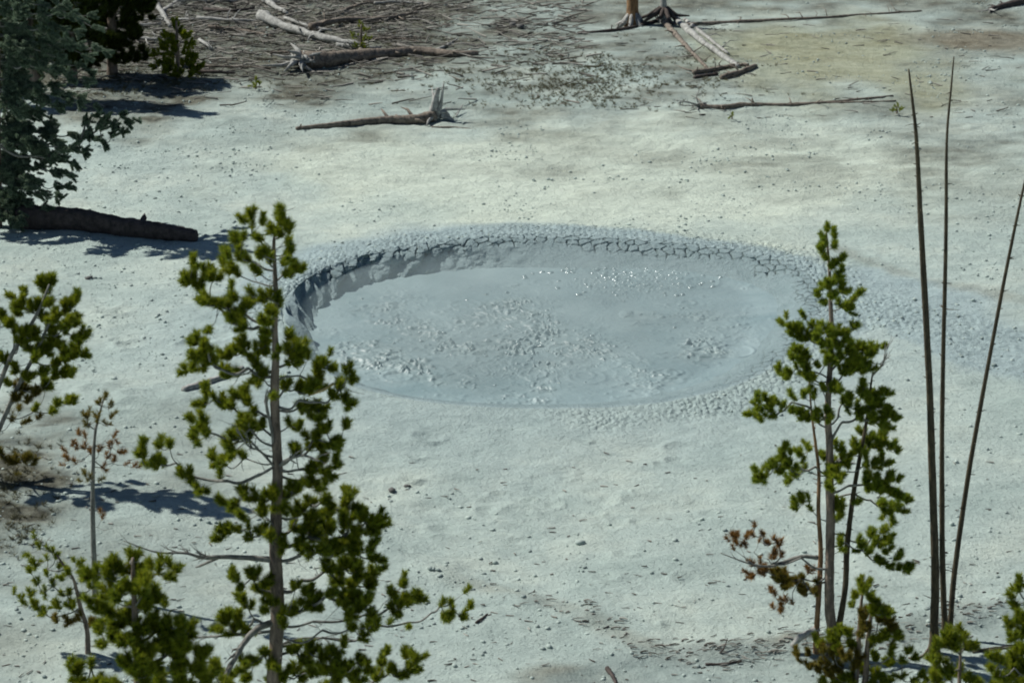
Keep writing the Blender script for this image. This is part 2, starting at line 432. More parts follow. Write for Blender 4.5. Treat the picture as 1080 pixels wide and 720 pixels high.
# ------------------------------------------------------------------ GROUND
prints = []
for _ in range(46):
    w_ = PZ(random.uniform(420, 800), random.gauss(520, 50)); prints.append((w_[0], w_[1], random.uniform(.07, .17), random.uniform(.3, 1)))
for _ in range(16):
    w_ = PZ(random.uniform(90, 230), random.uniform(300, 440)); prints.append((w_[0], w_[1], random.uniform(.1, .25), random.uniform(.4, 1)))
NS = 1700
th = np.linspace(-math.pi, math.pi, NS, endpoint=False); Rt = Rim(th)
rows = []
left = sm(1.5, .4, angd(th, R(165)))                 # collapsing steep side
back = sm(2.0, 1.5, angd(th, R(60)))                 # cracked back and right wall
wwid = .80-.40*left
bot = MUDZ-.035
# inner floor
for f in (.05, .4, .7): rows.append(np.stack([PC[0]+np.cos(th)*Rt*f, PC[1]+np.sin(th)*Rt*f, np.full(NS, bot-.1)], 1))
nw = 58
arc = th*3.4
for s in np.linspace(1, 0, nw):
    t = wwid*s; depth = rimz_th(th)-bot
    z = rimz_th(th)-depth*sm(0, 1, s*.94+.0)*1.0
    r = Rt-t-(.02+.05*left)*fbm(np.cos(th)*12, np.sin(th)*12+s*3, 3, 77)
    lf1, lf2 = voro(np.cos(th)*14+np.sin(th)*4, np.sin(th)*14+s*3.4, 21)
    lump = (.5-lf1)*.15-.06+.13*fbm(np.cos(th)*9, np.sin(th)*9+s*1.6, 3, 23)
    r = r-left*(lump+.13*fbm(np.cos(th)*28, np.sin(th)*28+s*7, 4, 24))*sm(0, .25, s)*1.0
    qx = PC[0]+np.cos(th)*(Rt-t*1.3); qy = PC[1]+np.sin(th)*(Rt-t*1.3)
    c1, c2 = voro(qx*6.1+.6*fbm(qx*3, qy*3, 3, 33), qy*6.1+.6*fbm(qx*3, qy*3, 3, 34), 31)
    crack = sm(.085, .0, c2-c1)*back*sm(.48, .2, s+.5*vnoise(arc*3, s*3, 9))
    z = z-crack*.075+.012*fbm(arc*4, s*5, 3, 14); r = r+crack*.05
    rows.append(np.stack([PC[0]+np.cos(th)*r, PC[1]+np.sin(th)*r, z], 1))
offs = list(np.arange(.013, .55, .013)); d = .016
while offs[-1] < 2500:
    d = min(d*1.012, .045) if offs[-1] < 9 else d*1.045
    offs.append(offs[-1]+d)
for t in offs:
    r = Rt+t; x = PC[0]+np.cos(th)*r; y = PC[1]+np.sin(th)*r
    z = hbase(x, y)
    if t < 12:
        rm = rough_mask(x, y)*sm(9, 5, t)
        f1, f2 = voro(x*12, y*12, 3); g1, _ = voro(x*24, y*24, 4)
        z = z+rm*((.45-f1)*.034+(.45-g1)*.022)*(.5+1.1*np.clip(vnoise(x*1.3, y*1.3, 91)+.5, 0, 1))
        if t < .5:
            qx = x; qy = y
            c1, c2 = voro(qx*6.1+.6*fbm(qx*3, qy*3, 3, 33), qy*6.1+.6*fbm(qx*3, qy*3, 3, 34), 31)
            z = z-.06*sm(.09, 0, c2-c1)*back*sm(.13, .02, t)
            z = z-.028*sm(.05, 0, t)*left
        z = z+(.012+.012*sm(32, 40, y))*fbm(x*5, y*6, 4, 61)*sm(0, .3, t)
    if 0.6 < t < 9:
        for fx, fy, fr_, fa in prints:
            du = x-fx; dv = y-fy; d_ = np.hypot(du, dv*1.3)/fr_
            z = z+.030*fa*(np.exp(-((d_-1.25)/.35)**2)*(.5+.5*np.sin(np.arctan2(dv, du)+fx*3))-.8*np.exp(-(d_/.8)**2))
    if t > 150: z = z+sm(300, 2000, t)*120*(vnoise(x/400, y/400, 70)+.5)
    rows.append(np.stack([x, y, z], 1))
V = np.concatenate(rows); nr = len(rows)
i = np.arange(nr-1)[:, None]*NS; j = np.arange(NS)[None, :]; j2 = (j+1) % NS
Q = np.stack([i+j, (i+NS)+j, (i+NS)+j2, i+j2], -1).reshape(-1, 4)[:, ::-1]
print('ground verts', len(V))
ground = mesh_np('ground', V, [Q, ], M['ground'], smooth=True)
ground['kind'] = 'structure'
X, Yv = V[:, 0], V[:, 1]
wob = fbm(X*.8, Yv*.55, 5, 44)
def ell(px, py, rx, ry, soft=.35, amp=.9):
    c = PZ(px, py); d = np.hypot((X-c[0])/rx, (Yv-c[1])/ry)+amp*wob*.6
    return sm(1+soft, 1-soft, d)
th_, r_ = polar(X, Yv)
blue = np.where(r_ < Rim(th_), 1.0, blue_mask(X, Yv))
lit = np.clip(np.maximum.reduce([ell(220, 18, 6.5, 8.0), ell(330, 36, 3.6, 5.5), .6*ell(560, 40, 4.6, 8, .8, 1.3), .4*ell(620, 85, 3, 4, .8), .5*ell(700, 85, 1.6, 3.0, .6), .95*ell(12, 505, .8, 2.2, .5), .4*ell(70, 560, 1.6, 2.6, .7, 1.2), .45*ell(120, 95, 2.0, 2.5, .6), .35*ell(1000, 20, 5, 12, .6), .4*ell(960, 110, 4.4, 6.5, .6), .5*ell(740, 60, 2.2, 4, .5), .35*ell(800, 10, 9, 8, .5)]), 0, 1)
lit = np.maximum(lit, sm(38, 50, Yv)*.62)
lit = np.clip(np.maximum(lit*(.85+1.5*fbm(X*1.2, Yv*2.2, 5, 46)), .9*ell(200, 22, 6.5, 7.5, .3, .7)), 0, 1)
white = np.clip(ell(600, 195, 3.6, 3.6, .6)*1.2+ell(790, 170, 3.6, 3.0, .6)*.8+ell(460, 165, 2.6, 2.0, .6)*.6, 0, 1)*(1-blue)
yel = .9*ell(890, 62, 2.2, 3.0, .6, 1.2); brn = .95*ell(1045, 43, 1.4, 1.0, .5, 1.1)
sd = seg_dist(X, Yv, berm); side = sm(.26, .04, sd+.22*np.abs(fbm(X*3, Yv*3, 3, 81)))*(.4+.6*sm(PZ(640,690)[0], PZ(760,690)[0], X))*sm(3.0, 2.2, np.abs(X-PZ(760, 690)[0]))
brn = np.clip(np.maximum(brn, .85*side), 0, 1)
brn = np.maximum(brn, .75*np.maximum(ell(905, 290, 0.01, 0.01), ell(610, 712, .45, .22, .5))+0*brn)
edge = sm(.35, .05, seg_dist(X, Yv, [PZ(880, 262), PZ(930, 283), PZ(985, 298), PZ(1080, 318)])+.35*np.abs(fbm(X*2, Yv*2, 3, 82)))
brn = np.maximum(brn, .35*edge)
wet = sm(.6, .35, seg_dist(X, Yv, chan)+.2*fbm(X*2, Yv*2, 3, 83))
inner = sm(Rim(th_)+.02, Rim(th_)-.10, r_)
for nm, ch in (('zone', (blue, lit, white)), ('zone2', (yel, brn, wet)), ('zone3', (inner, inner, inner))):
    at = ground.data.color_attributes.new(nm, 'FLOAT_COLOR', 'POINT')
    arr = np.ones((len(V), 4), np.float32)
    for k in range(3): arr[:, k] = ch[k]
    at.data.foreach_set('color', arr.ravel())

# ------------------------------------------------------------------ MUD POOL
NM = 1150; th = np.linspace(-math.pi, math.pi, NM, endpoint=False); Rt = Rim(th)+.12
rows = []
fr = np.linspace(0.004, 1, 270)
for f in fr:
    r = Rt*f; rows.append(np.stack([PC[0]+np.cos(th)*r, PC[1]+np.sin(th)*r, np.full(NM, MUDZ)], 1))
V = np.concatenate(rows); X, Yv = V[:, 0], V[:, 1]
c = PZ(520, 368, MUDZ); dd = np.hypot((X-c[0])/2.5, (Yv-c[1])/2.0)+1.0*fbm(X*1.2, Yv*1.2, 4, 55)
chop = sm(1.35, .5, dd)*.95
c2_ = PZ(690, 330, MUDZ); chop = np.maximum(chop, .35*sm(1.2, .3, np.hypot((X-c2_[0])/1.4, (Yv-c2_[1])/2.4)+.9*fbm(X*1.5, Yv*1.5, 4, 56)))
wx = X+.12*fbm(X*3, Yv*3, 3, 57); wy = Yv+.12*fbm(X*3, Yv*3, 3, 58)
g1, g2 = voro(wx*9, wy*9, 62)
patch = sm(-.05, .25, fbm(X*2.6, Yv*2.6, 3, 63)); chop = chop*(.3+.7*sm(-.2, .2, fbm(X*1.7, Yv*1.7, 4, 73)))
z = chop*1.55*(.018*sm(.22, 0, g2-g1)*patch+.035*sm(.35, .05, g1)*sm(.05, .35, vnoise(X*4, Yv*4, 64))+.026*np.clip(fbm(wx*8, wy*8, 3, 65)-.05, 0, 1)*2)
z += sm(1.9, .8, dd)*.016*np.clip(fbm(X*13, Yv*13, 3, 166)-.08, 0, 1)*2*sm(-.2, .25, fbm(X*2, Yv*2, 3, 167))
z += .020*fbm(X*.9+.3*Yv, Yv*1.6, 3, 66)+.006*fbm(X*4, Yv*6, 3, 67)
g = PZ(670, 292, MUDZ); gl = sm(1.15, .35, np.hypot((X-g[0])/1.35, (Yv-g[1])/1.0)+.5*fbm(X*2, Yv*2, 3, 68))
h1, h2 = voro(X*15, Yv*15, 69)
z += gl*.014*sm(.42, .02, h1)*(_h(np.floor(X*5).astype(np.int64), np.floor(Yv*5).astype(np.int64), 5) > .25)
for _ in range(26):
    w_ = PZ(random.uniform(390, 800), random.uniform(290, 405), MUDZ); d_ = np.hypot(X-w_[0], Yv-w_[1]); rr_ = random.uniform(.07, .26)
    z += random.uniform(.006, .016)*np.exp(-((d_-rr_)/.03)**2) + .5*random.uniform(.003, .01)*np.exp(-((d_-rr_*1.9)/.04)**2)
V[:, 2] += z
i = np.arange(len(fr)-1)[:, None]*NM; j = np.arange(NM)[None, :]; j2 = (j+1) % NM
Q = np.stack([i+j, (i+NM)+j, (i+NM)+j2, i+j2], -1).reshape(-1, 4)
mud = mesh_np('mud_pool', V, [Q], M['mud'], smooth=True); mud['kind'] = 'structure'
at = mud.data.color_attributes.new('chop', 'FLOAT_COLOR', 'POINT'); arr = np.ones((len(V), 4), np.float32)
arr[:, 0] = chop; arr[:, 1] = gl; arr[:, 2] = 0; at.data.foreach_set('color', arr.ravel())

# bubbles and splashes of mud catching the sun
def domes(x, y, s):
    n = len(x); m = 14; a = np.linspace(0, 2*math.pi, m, endpoint=False)
    D = np.concatenate([np.stack([np.cos(a)*q, np.sin(a)*q, np.full(m, .62*(1-q*q))], 1) for q in (1, .8, .6, .4, .2)]+[np.array([[0, 0, .62]])])
    q = D[None]*(s[:, None, None]*np.stack([.8+.5*np.random.rand(n), .8+.4*np.random.rand(n), np.ones(n)], 1)[:, None])+np.stack([x, y, MUDZ+.002+s*0], 1)[:, None]
    Fq = [(k*m+j_, k*m+(j_+1) % m, (k+1)*m+(j_+1) % m, (k+1)*m+j_) for k in range(4) for j_ in range(m)]
    Ft = [(4*m+j_, 4*m+(j_+1) % m, 5*m) for j_ in range(m)]
    Fq = np.array(Fq); Ft = np.array(Ft); off = (np.arange(n)*(5*m+1))[:, None, None]
    return mesh_np('mud_bubbles', q.reshape(-1, 3), [(Fq[None]+off).reshape(-1, 4), (Ft[None]+off).reshape(-1, 3)], M['bubble'], smooth=True)
bx = []; by = []; bs = []
for k in range(300):
    if k < 190: px, py = random.gauss(672, 48), random.gauss(288, 9)
    elif k < 290: px, py = random.gauss(520, 75), random.gauss(368, 24)
    else: px, py = random.uniform(380, 820), random.uniform(280, 410)
    w_ = PZ(px, py, MUDZ); a_, b_ = polar(w_[0], w_[1])
    if b_ > Rim(a_)-.5: continue
    bx.append(w_[0]); by.append(w_[1]); bs.append(random.uniform(.026, .042) if k < 190 else random.uniform(.012, .030))
o = domes(np.array(bx), np.array(by), np.array(bs)); tag(o, 'small glinting mud bubbles dotting the surface of the pool', 'mud bubbles', kind='stuff')

ms_ = bpy.data.materials.new('thin steam'); ms_.use_nodes = True; nt_ = ms_.node_tree; nt_.nodes.remove(nt_.nodes['Principled BSDF'])
pv = N(nt_, 'ShaderNodeVolumePrincipled'); pv.inputs['Color'].default_value = (.74, .93, .93, 1)
d_ = mth(nt_, 'MULTIPLY', ramp(nt_, noise(nt_, geo_pos(nt_), 1.1, 3, .55), [(.36, 0.2), (.66, 1.0)]), .58)
L(nt_, d_, pv.inputs['Density']); L(nt_, pv.outputs[0], nt_.nodes['Material Output'].inputs['Volume'])
a_ = np.linspace(0, 2*math.pi, 48, endpoint=False); rg = []
for f_, z_ in ((.80, 0), (.84, .12), (.7, .42), (.4, .55)):
    rg.append(np.stack([PC[0]-.42+np.cos(a_)*Rim(a_)*f_, PC[1]+.1+np.sin(a_)*Rim(a_)*f_, np.full(48, MUDZ+.07+z_)], 1))
Vs = np.concatenate(rg+[np.array([[PC[0]-.45, PC[1]+.1, MUDZ+.07], [PC[0]-.45, PC[1]+.1, MUDZ+.66]])])
Qs = np.array([(k*48+j_, k*48+(j_+1) % 48, (k+1)*48+(j_+1) % 48, (k+1)*48+j_) for k in range(3) for j_ in range(48)])
Ts = np.array([(192, (j_+1) % 48, j_) for j_ in range(48)]+[(193, 144+j_, 144+(j_+1) % 48) for j_ in range(48)])
o = mesh_np('steam', Vs, [Qs, Ts], ms_); tag(o, 'thin steam hanging over the mud pool', 'steam', kind='stuff')

# ------------------------------------------------------------------ stones
ph = (1+5**.5)/2
ICO = np.array([(-1,ph,0),(1,ph,0),(-1,-ph,0),(1,-ph,0),(0,-1,ph),(0,1,ph),(0,-1,-ph),(0,1,-ph),(ph,0,-1),(ph,0,1),(-ph,0,-1),(-ph,0,1)])/1.9
ICF = np.array([(0,11,5),(0,5,1),(0,1,7),(0,7,10),(0,10,11),(1,5,9),(5,11,4),(11,10,2),(10,7,6),(7,1,8),(3,9,4),(3,4,2),(3,2,6),(3,6,8),(3,8,9),(4,9,5),(2,4,11),(6,2,10),(8,6,7),(9,8,1)])
def rocks(name, x, y, s, mat, sink=.25, zz=None):
    n = len(x); z = hbase(x, y) if zz is None else zz
    sh = ICO[None]*(1+.45*(np.random.rand(n, 12, 1)-.5))
    sc = np.stack([s*(.7+.6*np.random.rand(n)), s*(.7+.6*np.random.rand(n)), s*(.4+.35*np.random.rand(n))], 1)
    a = np.random.rand(n)*6.28; ca, sa = np.cos(a)[:, None], np.sin(a)[:, None]
    p = sh*sc[:, None]; q = np.stack([p[..., 0]*ca-p[..., 1]*sa, p[..., 0]*sa+p[..., 1]*ca, p[..., 2]], -1)
    q += np.stack([x, y, z+s*sink], 1)[:, None]
    Fc = (ICF[None]+(np.arange(n)*12)[:, None, None]).reshape(-1, 3)
    return mesh_np(name, q.reshape(-1, 3), [Fc], mat)
n = 300000
x = np.random.uniform(-13, 13, n); y = np.random.uniform(17, 60, n)
thp, rp = polar(x, y); t = rp-Rim(thp)
dens = .03+.75*sm(.05, .45, fbm(x*.9, y*.9, 5, 101))+.5*rough_mask(x, y)+.35*sm(27, 22, y)+.3*sm(-3.2, -4.5, x)
dens += .5*sm(.5, 0, seg_dist(x, y, berm)); dens -= .6*sm(3.6, 1, t)*sm(1.0, .3, angd(thp, R(-100)))
keep = (t > .08) & (np.random.rand(n) < dens*.42) & (np.abs(x) < y*.25+1)
x, y = x[keep], y[keep]; s = .004+.024*np.random.rand(len(x))**6+.003*(y/30)
print('gravel', len(x))
gr = rocks('gravel', x, y, s, M['gravel']); tag(gr, 'pale gravel and crumbs of crust strewn over the bare ground', 'gravel', kind='stuff')
for px, py, s, lab in [(413,518,.05,'larger of two small dark stones alone on the pale slope below the pool'),
                       (430,513,.035,'smaller dark stone up and right of its neighbour below the pool'),
                       (94,294,.05,'small dark stone on pale ground above the left pine'),
                       (120,400,.05,'grey stone on the slope right of the left pine'),
                       (338,575,.05,'pale stone on the slope just right of the big pine'),
                       (612,573,.055,'pale knobbly stone alone in the middle of the lower slope'),
                       (549,30,.10,'brown rock on the far flat ground left of the cut-off tree trunk'),
                       (541,28,.09,'brown rock touching a slightly larger one on the far flat ground')]:
    w = G(px, py)
    o = rocks('stone', np.array([w[0]]), np.array([w[1]]), np.array([s]), M['stone' if 'dark' in lab or 'brown' in lab else 'gravel'], .3); tag(o, lab, 'stone')

# ------------------------------------------------------------------ trees
BP = [(a_, b_, c_*(.95 if b_ < 420 else .78)) for a_, b_, c_ in [(297,220,2),(293,238,3),(289,255,4),(290,285,5),(291,312,6),(290,345,7),(291,375,8.5),(290,400,10),(290,430,13),(292,470,14),(293,500,15),(291,560,17),(291,593,18),(293,649,19),(289,720,20)]]
big = [
 (224,[(297,223,5)]),
 (250,[(296,233,6),(301,236,6),(291,241,7),(304,243,6),(297,247,5)]),
 (265,[(257,232,7),(266,227,5),(277,235,5),(266,240,3)],{'via':[(275,255),(267,247)]}),
 (270,[(304,258,5),(276,252,5)]),
 (286,[(249,257,7),(236,264,6),(256,252,4),(254,272,6),(241,272,5),(264,275,6)],{'via':[(275,281)]}),
 (283,[(279,270,8),(284,276,5),(302,270,9),(299,278,5)]),
 (301,[(234,279,5),(244,284,7),(251,290,4)],{'via':[(272,298)]}),
 (297,[(315,283,9),(307,292,4),(273,288,7),(299,289,7)]),
 (342,[(204,280,6),(218,288,10),(225,294,8),(201,297,10),(210,303,6)],{'via':[(255,328),(222,317)]}),
 (330,[(250,312,7),(266,315,7),(283,315,8),(294,320,7),(244,304,4)]),
 (352,[(217,322,9),(230,321,8),(240,325,8),(260,328,8),(245,340,12),(221,346,5),(256,345,8)],{'via':[(272,345)]}),
 (322,[(290,330,7)]),(518,[(287,524,8),(297,538,7)]),(562,[(284,566,7),(300,574,8)]),(636,[(284,640,8),(298,646,6)]),(695,[(291,699,8),(300,658,6)]),(420,[(287,418,5)]),(368,[(294,372,6)]),
 (346,[(280,340,9),(286,330,6),(279,352,6)]),
 (398,[(208,362,8),(219,368,9),(208,378,10),(224,381,9),(213,388,7),(198,391,7)],{'via':[(262,388),(232,389)]}),
 (393,[(243,375,10),(258,368,10),(272,368,11),(282,362,6),(239,394,9),(252,396,5),(268,384,8)],{'via':[(270,386)]}),
 (407,[(276,397,9),(270,402,5)]),
 (388,[(307,358,7),(312,368,9),(308,381,8),(318,376,7),(303,372,6),(312,385,5)]),
 (402,[(338,386,9),(334,396,7),(346,388,6),(348,374,4),(325,378,3)],{'via':[(316,396)]}),
 (422,[(312,411,8),(300,410,6),(328,411,9),(337,408,6)]),
 (428,[(367,392,6),(372,402,7),(358,409,8),(362,420,7),(368,427,6),(350,418,6)],{'via':[(315,422),(338,424)]}),
 (432,[(325,432,10),(336,431,8),(337,440,6),(318,428,6)]),
 (441,[(218,412,7),(215,426,7),(226,420,4),(238,425,8),(250,418,5),(258,418,9),(262,424,6),(246,430,5)],{'via':[(272,434),(252,436)]}),
 (472,[(204,442,5),(214,447,8),(204,458,6),(220,456,8),(207,466,5)],{'via':[(264,452),(236,462)]}),
 (462,[(262,444,9),(254,455,9),(275,450,7),(268,437,5)]),
 (456,[(314,453,7),(306,448,4)]),
 (490,[(331,462,9),(344,455,8),(363,450,5),(350,468,8),(357,470,6),(337,474,7),(326,474,5)],{'via':[(310,478)]}),
 (482,[(250,466,12),(243,478,8),(262,463,8),(242,484,5)]),
 (488,[(229,486,8),(258,483,5),(237,490,4)]),
 (490,[(150,468,5),(149,480,7),(169,470,6),(179,472,5),(168,490,8),(157,491,4),(196,503,8),(232,502,4),(211,518,6),(200,508,5)],{'via':[(275,500),(240,507),(205,503),(186,488)]}),
 (494,[(312,476,8),(338,488,8),(328,495,8),(344,500,9),(330,508,9),(336,516,6),(357,490,7)],{'via':[(315,495)]}),
 (526,[(310,519,9),(303,524,4)]),
 (551,[(248,530,8),(257,521,7),(270,525,7),(288,522,8),(297,528,6),(237,529,6),(246,538,5)],{'via':[(268,540)]}),
 (556,[(276,540,7),(257,547,6),(278,531,5)]),
 (577,[(240,560,8),(233,569,6),(251,560,5),(262,556,4),(278,560,6),(265,566,5)]),
 (545,[(368,522,7),(364,531,7),(340,528,7),(350,535,8),(325,530,6)],{'via':[(320,540)]}),
 (562,[(315,540,9),(330,547,10),(347,545,10),(310,556,9),(326,562,12),(345,562,12)]),
 (575,[(365,546,11),(378,540,9),(387,549,10),(400,546,8),(398,558,8),(376,562,12),(362,566,10)],{'via':[(325,566)]}),
 (592,[(318,577,10),(335,582,11),(355,580,12),(375,582,11),(392,577,8),(396,590,8),(402,600,5)],{'via':[(315,586)]}),
 (622,[(345,600,9),(362,598,10),(378,602,11),(392,606,8),(388,618,9),(370,616,12),(355,614,8)],{'via':[(318,612)]}),
 (640,[(326,628,10),(322,638,7),(335,640,9),(305,645,8),(312,620,6)]),
 (645,[(360,632,11),(375,634,10),(390,632,7),(345,628,7),(365,646,9),(380,644,8)],{'via':[(325,642)]}),
 (624,[(244,606,7),(249,612,6),(255,620,5),(266,609,7),(272,604,4)],{'via':[(272,620)]}),
 (634,[(279,614,8),(274,622,7),(283,630,8),(290,637,5)]),
 (660,[(255,632,7),(261,640,6),(240,652,9),(252,655,9),(230,662,6),(258,664,7),(246,666,6)],{'via':[(268,652)]}),
 (660,[(425,616,7),(415,626,7),(424,636,9),(436,634,7),(443,632,5),(417,646,6),(412,640,5)],{'via':[(330,655),(385,648)]}),
 (670,[(392,652,8),(387,661,7),(372,662,6),(380,670,6),(398,661,4)],{'via':[(340,664)]}),
 (682,[(465,638,4),(469,648,7),(478,642,5),(491,624,4),(496,641,5),(487,651,5),(430,661,4),(410,657,3),(475,636,4)],{'via':[(340,672),(400,659),(430,656),(455,646)]}),
 (690,[(309,684,8),(325,686,9),(318,695,8),(340,694,9),(352,688,7),(365,680,5)],{'via':[]}),
 (700,[(278,690,6),(268,697,8),(256,704,8),(246,712,7),(228,705,5),(262,714,7)]),
 (730,[(300,712,9),(314,712,9),(330,708,9),(290,722,7)]),
 (730,[(348,702,12),(362,706,12),(376,698,9),(352,718,10),(375,716,10),(388,706,7)],{'via':[(320,725)]}),
 (760,[(406,690,6),(404,701,6),(412,706,7),(428,692,6),(439,696,7),(430,706,8),(421,714,7),(438,708,6),(397,714,8)],{'via':[(330,745),(380,725)]}),
 (770,[(340,735,14),(310,745,12),(370,745,12),(260,740,12),(230,745,10),(280,755,10)]),
 (820,[(230,790,14),(260,800,12),(330,800,14),(370,790,12),(400,810,12),(300,830,12)]),
]
YB = 18.0
bigt = tree('pine_tree', 'tall open pine with knotted trunk in the left foreground, crown crossing the pool edge', 'pine tree', YB, [BP], big)
o_b = bigt.location
# dead bare limb, broken yellow stub, heavy grey lower limb
def bare(root, Y, pts, w, name='dead_branch', mat='barkgrey', twigs=0, dy=0.0):
    q = [P(a, b, Y+dy*k/(len(pts)-1)) for k, (a, b) in enumerate(pts)]; q = smooth_path(q, 5)
    mb = MB(); px = Y/F*1.06; rad = np.linspace(w[0], w[1], len(q))*px/2
    mb.tube(q, rad, 6, .3)
    for _ in range(twigs):
        k = random.randrange(len(q)//3, len(q)-1); d = (q[-1]-q[0])/np.linalg.norm(q[-1]-q[0])
        e = q[k]+(d*random.uniform(.5, 1)+np.array([0, random.uniform(-.6, .6), random.uniform(-.5, .6)]))*random.uniform(.08, .24)
        m_ = (q[k]+e)/2+np.random.randn(3)*.015
        mb.tube([q[k], m_, e], [rad[k]*.6, rad[k]*.45, .0015], 4, cap=False)
        e2 = m_+(e-m_)*.5+np.random.randn(3)*.05; mb.tube([m_, e2], [.003, .0012], 4, cap=False)
    return mb.build(name, M[mat], root, tuple(root.location))
bare(bigt, YB, [(289,590),(262,588),(232,587),(215,588),(195,583),(165,582),(130,570)], (7, 1), twigs=16, dy=-.3)
bare(bigt, YB, [(232,587),(212,596),(206,598)], (4, 1.5), dy=0)
bare(bigt, YB, [(290,655),(272,662),(258,676),(247,695),(238,712)], (8, 5), twigs=8, dy=-.35)
bare(bigt, YB, [(290,665),(255,669),(225,671),(200,672)], (4, 1.5), twigs=8, dy=.2)
bare(bigt, YB, [(291,480),(286,450),(281,425),(286,412)], (4, 3), twigs=2, dy=-.1)
bare(bigt, YB, [(292,495),(275,476),(262,470),(250,452)], (3, 1.5), twigs=8, dy=-.3)
bare(bigt, YB, [(293,492),(305,484),(320,480),(336,486)], (5, 2), twigs=6, dy=-.35)
bare(bigt, YB, [(292,500),(305,505),(325,508),(366,498)], (4, 1), twigs=6, dy=.3)
bare(bigt, YB, [(325,416),(340,411),(352,404)], (3.5, 3), name='split_branch', mat='splinter')
bare(bigt, YB, [(290,690),(300,678),(330,672),(392,676)], (4, 1), twigs=6, dy=.3)

RP = [(a_, b_, c_*.85) for a_, b_, c_ in [(871,240,2),(873,262,3),(875,290,4),(876,320,5),(877,345,6),(876,380,6.5),(874,410,7),(873,440,8),(875,470,9),(875,510,10),(876,550,11),(875,600,11),(875,640,12),(878,668,13)]]
rightg = [
 (242,[(871,242,4),(869,250,3)]),(262,[(880,248,4),(879,260,4),(880,255,3)]),(268,[(870,257,4),(868,265,5),(871,273,5)]),
 (285,[(879,280,6),(886,274,4),(884,290,5),(888,284,4)]),(300,[(875,297,5),(881,296,6),(872,303,4)]),
 (318,[(862,312,4),(866,305,3),(872,322,4)]),(318,[(880,312,6),(888,307,6)]),
 (328,[(898,318,5),(906,312,4),(890,323,7),(896,328,5)]),
 (365,[(827,342,4),(835,346,5),(843,349,6),(849,334,4),(858,346,6),(852,356,6),(842,355,4)],{'via':[(860,362)]}),
 (362,[(865,356,6),(872,349,7),(868,364,5)]),(360,[(879,357,6),(892,354,6),(901,346,4),(885,350,4)]),
 (378,[(874,364,7),(885,368,6),(882,376,5)]),(392,[(897,370,8),(908,368,6),(915,375,6),(922,373,5),(905,377,5)]),
 (400,[(841,371,6),(848,373,5),(836,380,4),(849,383,6),(844,378,4)],{'via':[(862,393)]}),
 (408,[(822,387,3),(823,394,4),(828,399,5),(834,393,4)],{'via':[(855,403)]}),
 (402,[(852,393,7),(856,399,5),(874,383,8),(864,386,4)]),
 (410,[(895,388,8),(907,390,7),(900,381,7),(890,394,6),(912,384,5)]),
 (425,[(875,409,7),(868,412,4)]),
 (444,[(847,418,5),(834,417,3),(852,412,4),(843,436,6),(850,440,5),(836,434,4)],{'via':[(862,430)]}),
 (452,[(805,421,4),(812,427,6),(800,428,4),(797,422,3),(821,424,4),(799,440,5),(803,444,3),(817,438,4),(811,432,4)],{'via':[(855,430),(835,424),(822,435)]}),
 (448,[(897,421,6),(908,415,7),(905,431,8),(895,429,6)],{'via':[(884,440)]}),
 (470,[(920,420,8),(930,416,5),(925,430,8),(935,437,8),(944,442,5),(930,449,6),(919,441,7),(936,452,4)],{'via':[(888,445),(905,440)]}),
 (449,[(872,439,8),(861,438,5)]),
 (492,[(915,463,7),(927,463,7),(920,470,8),(938,471,5),(944,471,3),(905,472,5),(929,473,5)],{'via':[(895,478)]}),
 (500,[(826,473,4),(835,477,4),(824,484,6),(816,493,7),(805,504,6),(797,496,4),(800,506,5),(832,490,6),(825,495,5)],{'via':[(860,492),(842,492)]}),
 (502,[(845,480,6),(853,474,4),(840,500,5),(848,495,4),(833,507,4)]),
 (490,[(870,482,6),(885,475,5),(892,486,6),(886,483,5),(900,474,6)]),
 (515,[(880,500,8),(886,506,6),(876,513,5)]),
 (500,[(912,490,5),(922,487,5),(930,483,4),(931,490,4)],{'via':[(893,497)]}),
 (520,[(915,511,8),(925,516,8),(923,503,4),(936,506,6),(946,508,4),(938,514,6),(944,521,6)],{'via':[(895,512)]}),
 (530,[(955,529,6),(945,534,7),(934,540,7),(954,541,4),(927,534,6),(941,549,3)],{'via':[(900,520),(918,527)]}),
 (550,[(839,535,4),(848,529,5),(853,527,3),(838,527,3),(856,538,3)]),
 (548,[(886,535,6),(884,545,5),(900,530,4)]),
 (560,[(905,572,6),(920,565,5),(930,562,4),(912,578,6),(925,574,6),(935,571,5),(940,568,4),(933,580,4)],{'via':[(890,563)]}),
 (575,[(945,590,4),(938,597,5),(955,597,5),(949,600,4),(925,589,4),(930,593,4),(914,584,3)],{'via':[(892,572),(910,580)]}),
 (585,[(886,576,5)]),
 (600,[(776,566,4),(785,569,5),(778,573,4),(796,555,3),(790,562,4),(805,564,4),(812,573,5),(822,574,4),(815,583,4),(817,590,4)],{'n':'red','s':{'cnt':150,'dens':2.2},'via':[(845,588),(815,594),(795,582)]}),
 (605,[(794,596,4),(796,607,5),(807,602,6),(853,604,4),(812,624,4),(828,632,4),(825,640,3),(816,641,3)],{'n':'red','s':{'cnt':150,'dens':2.2},'via':[(845,610),(825,606)]}),
 (612,[(820,606,6),(823,612,6),(832,616,6),(842,615,6),(852,620,6),(858,622,4)],{'n':'dying','via':[(865,615)]}),
]
rightg = [(g_[0], [c for q_ in g_[1] for c in ([q_]+([(q_[0]+random.uniform(-10, 10), q_[1]+random.uniform(-8, 8), q_[2]*.65)] if (q_[1] > 335 and random.random() < .75) else []))], *g_[2:]) for g_ in rightg]
wR = G(878, 690); YR = float(wR[1])
SM = dict(LODGE); SM.update(tuft=.036, dens=2.3, len=.070, nl=.048, cnt=290, w=.0044, twigs=4, scale=.9)
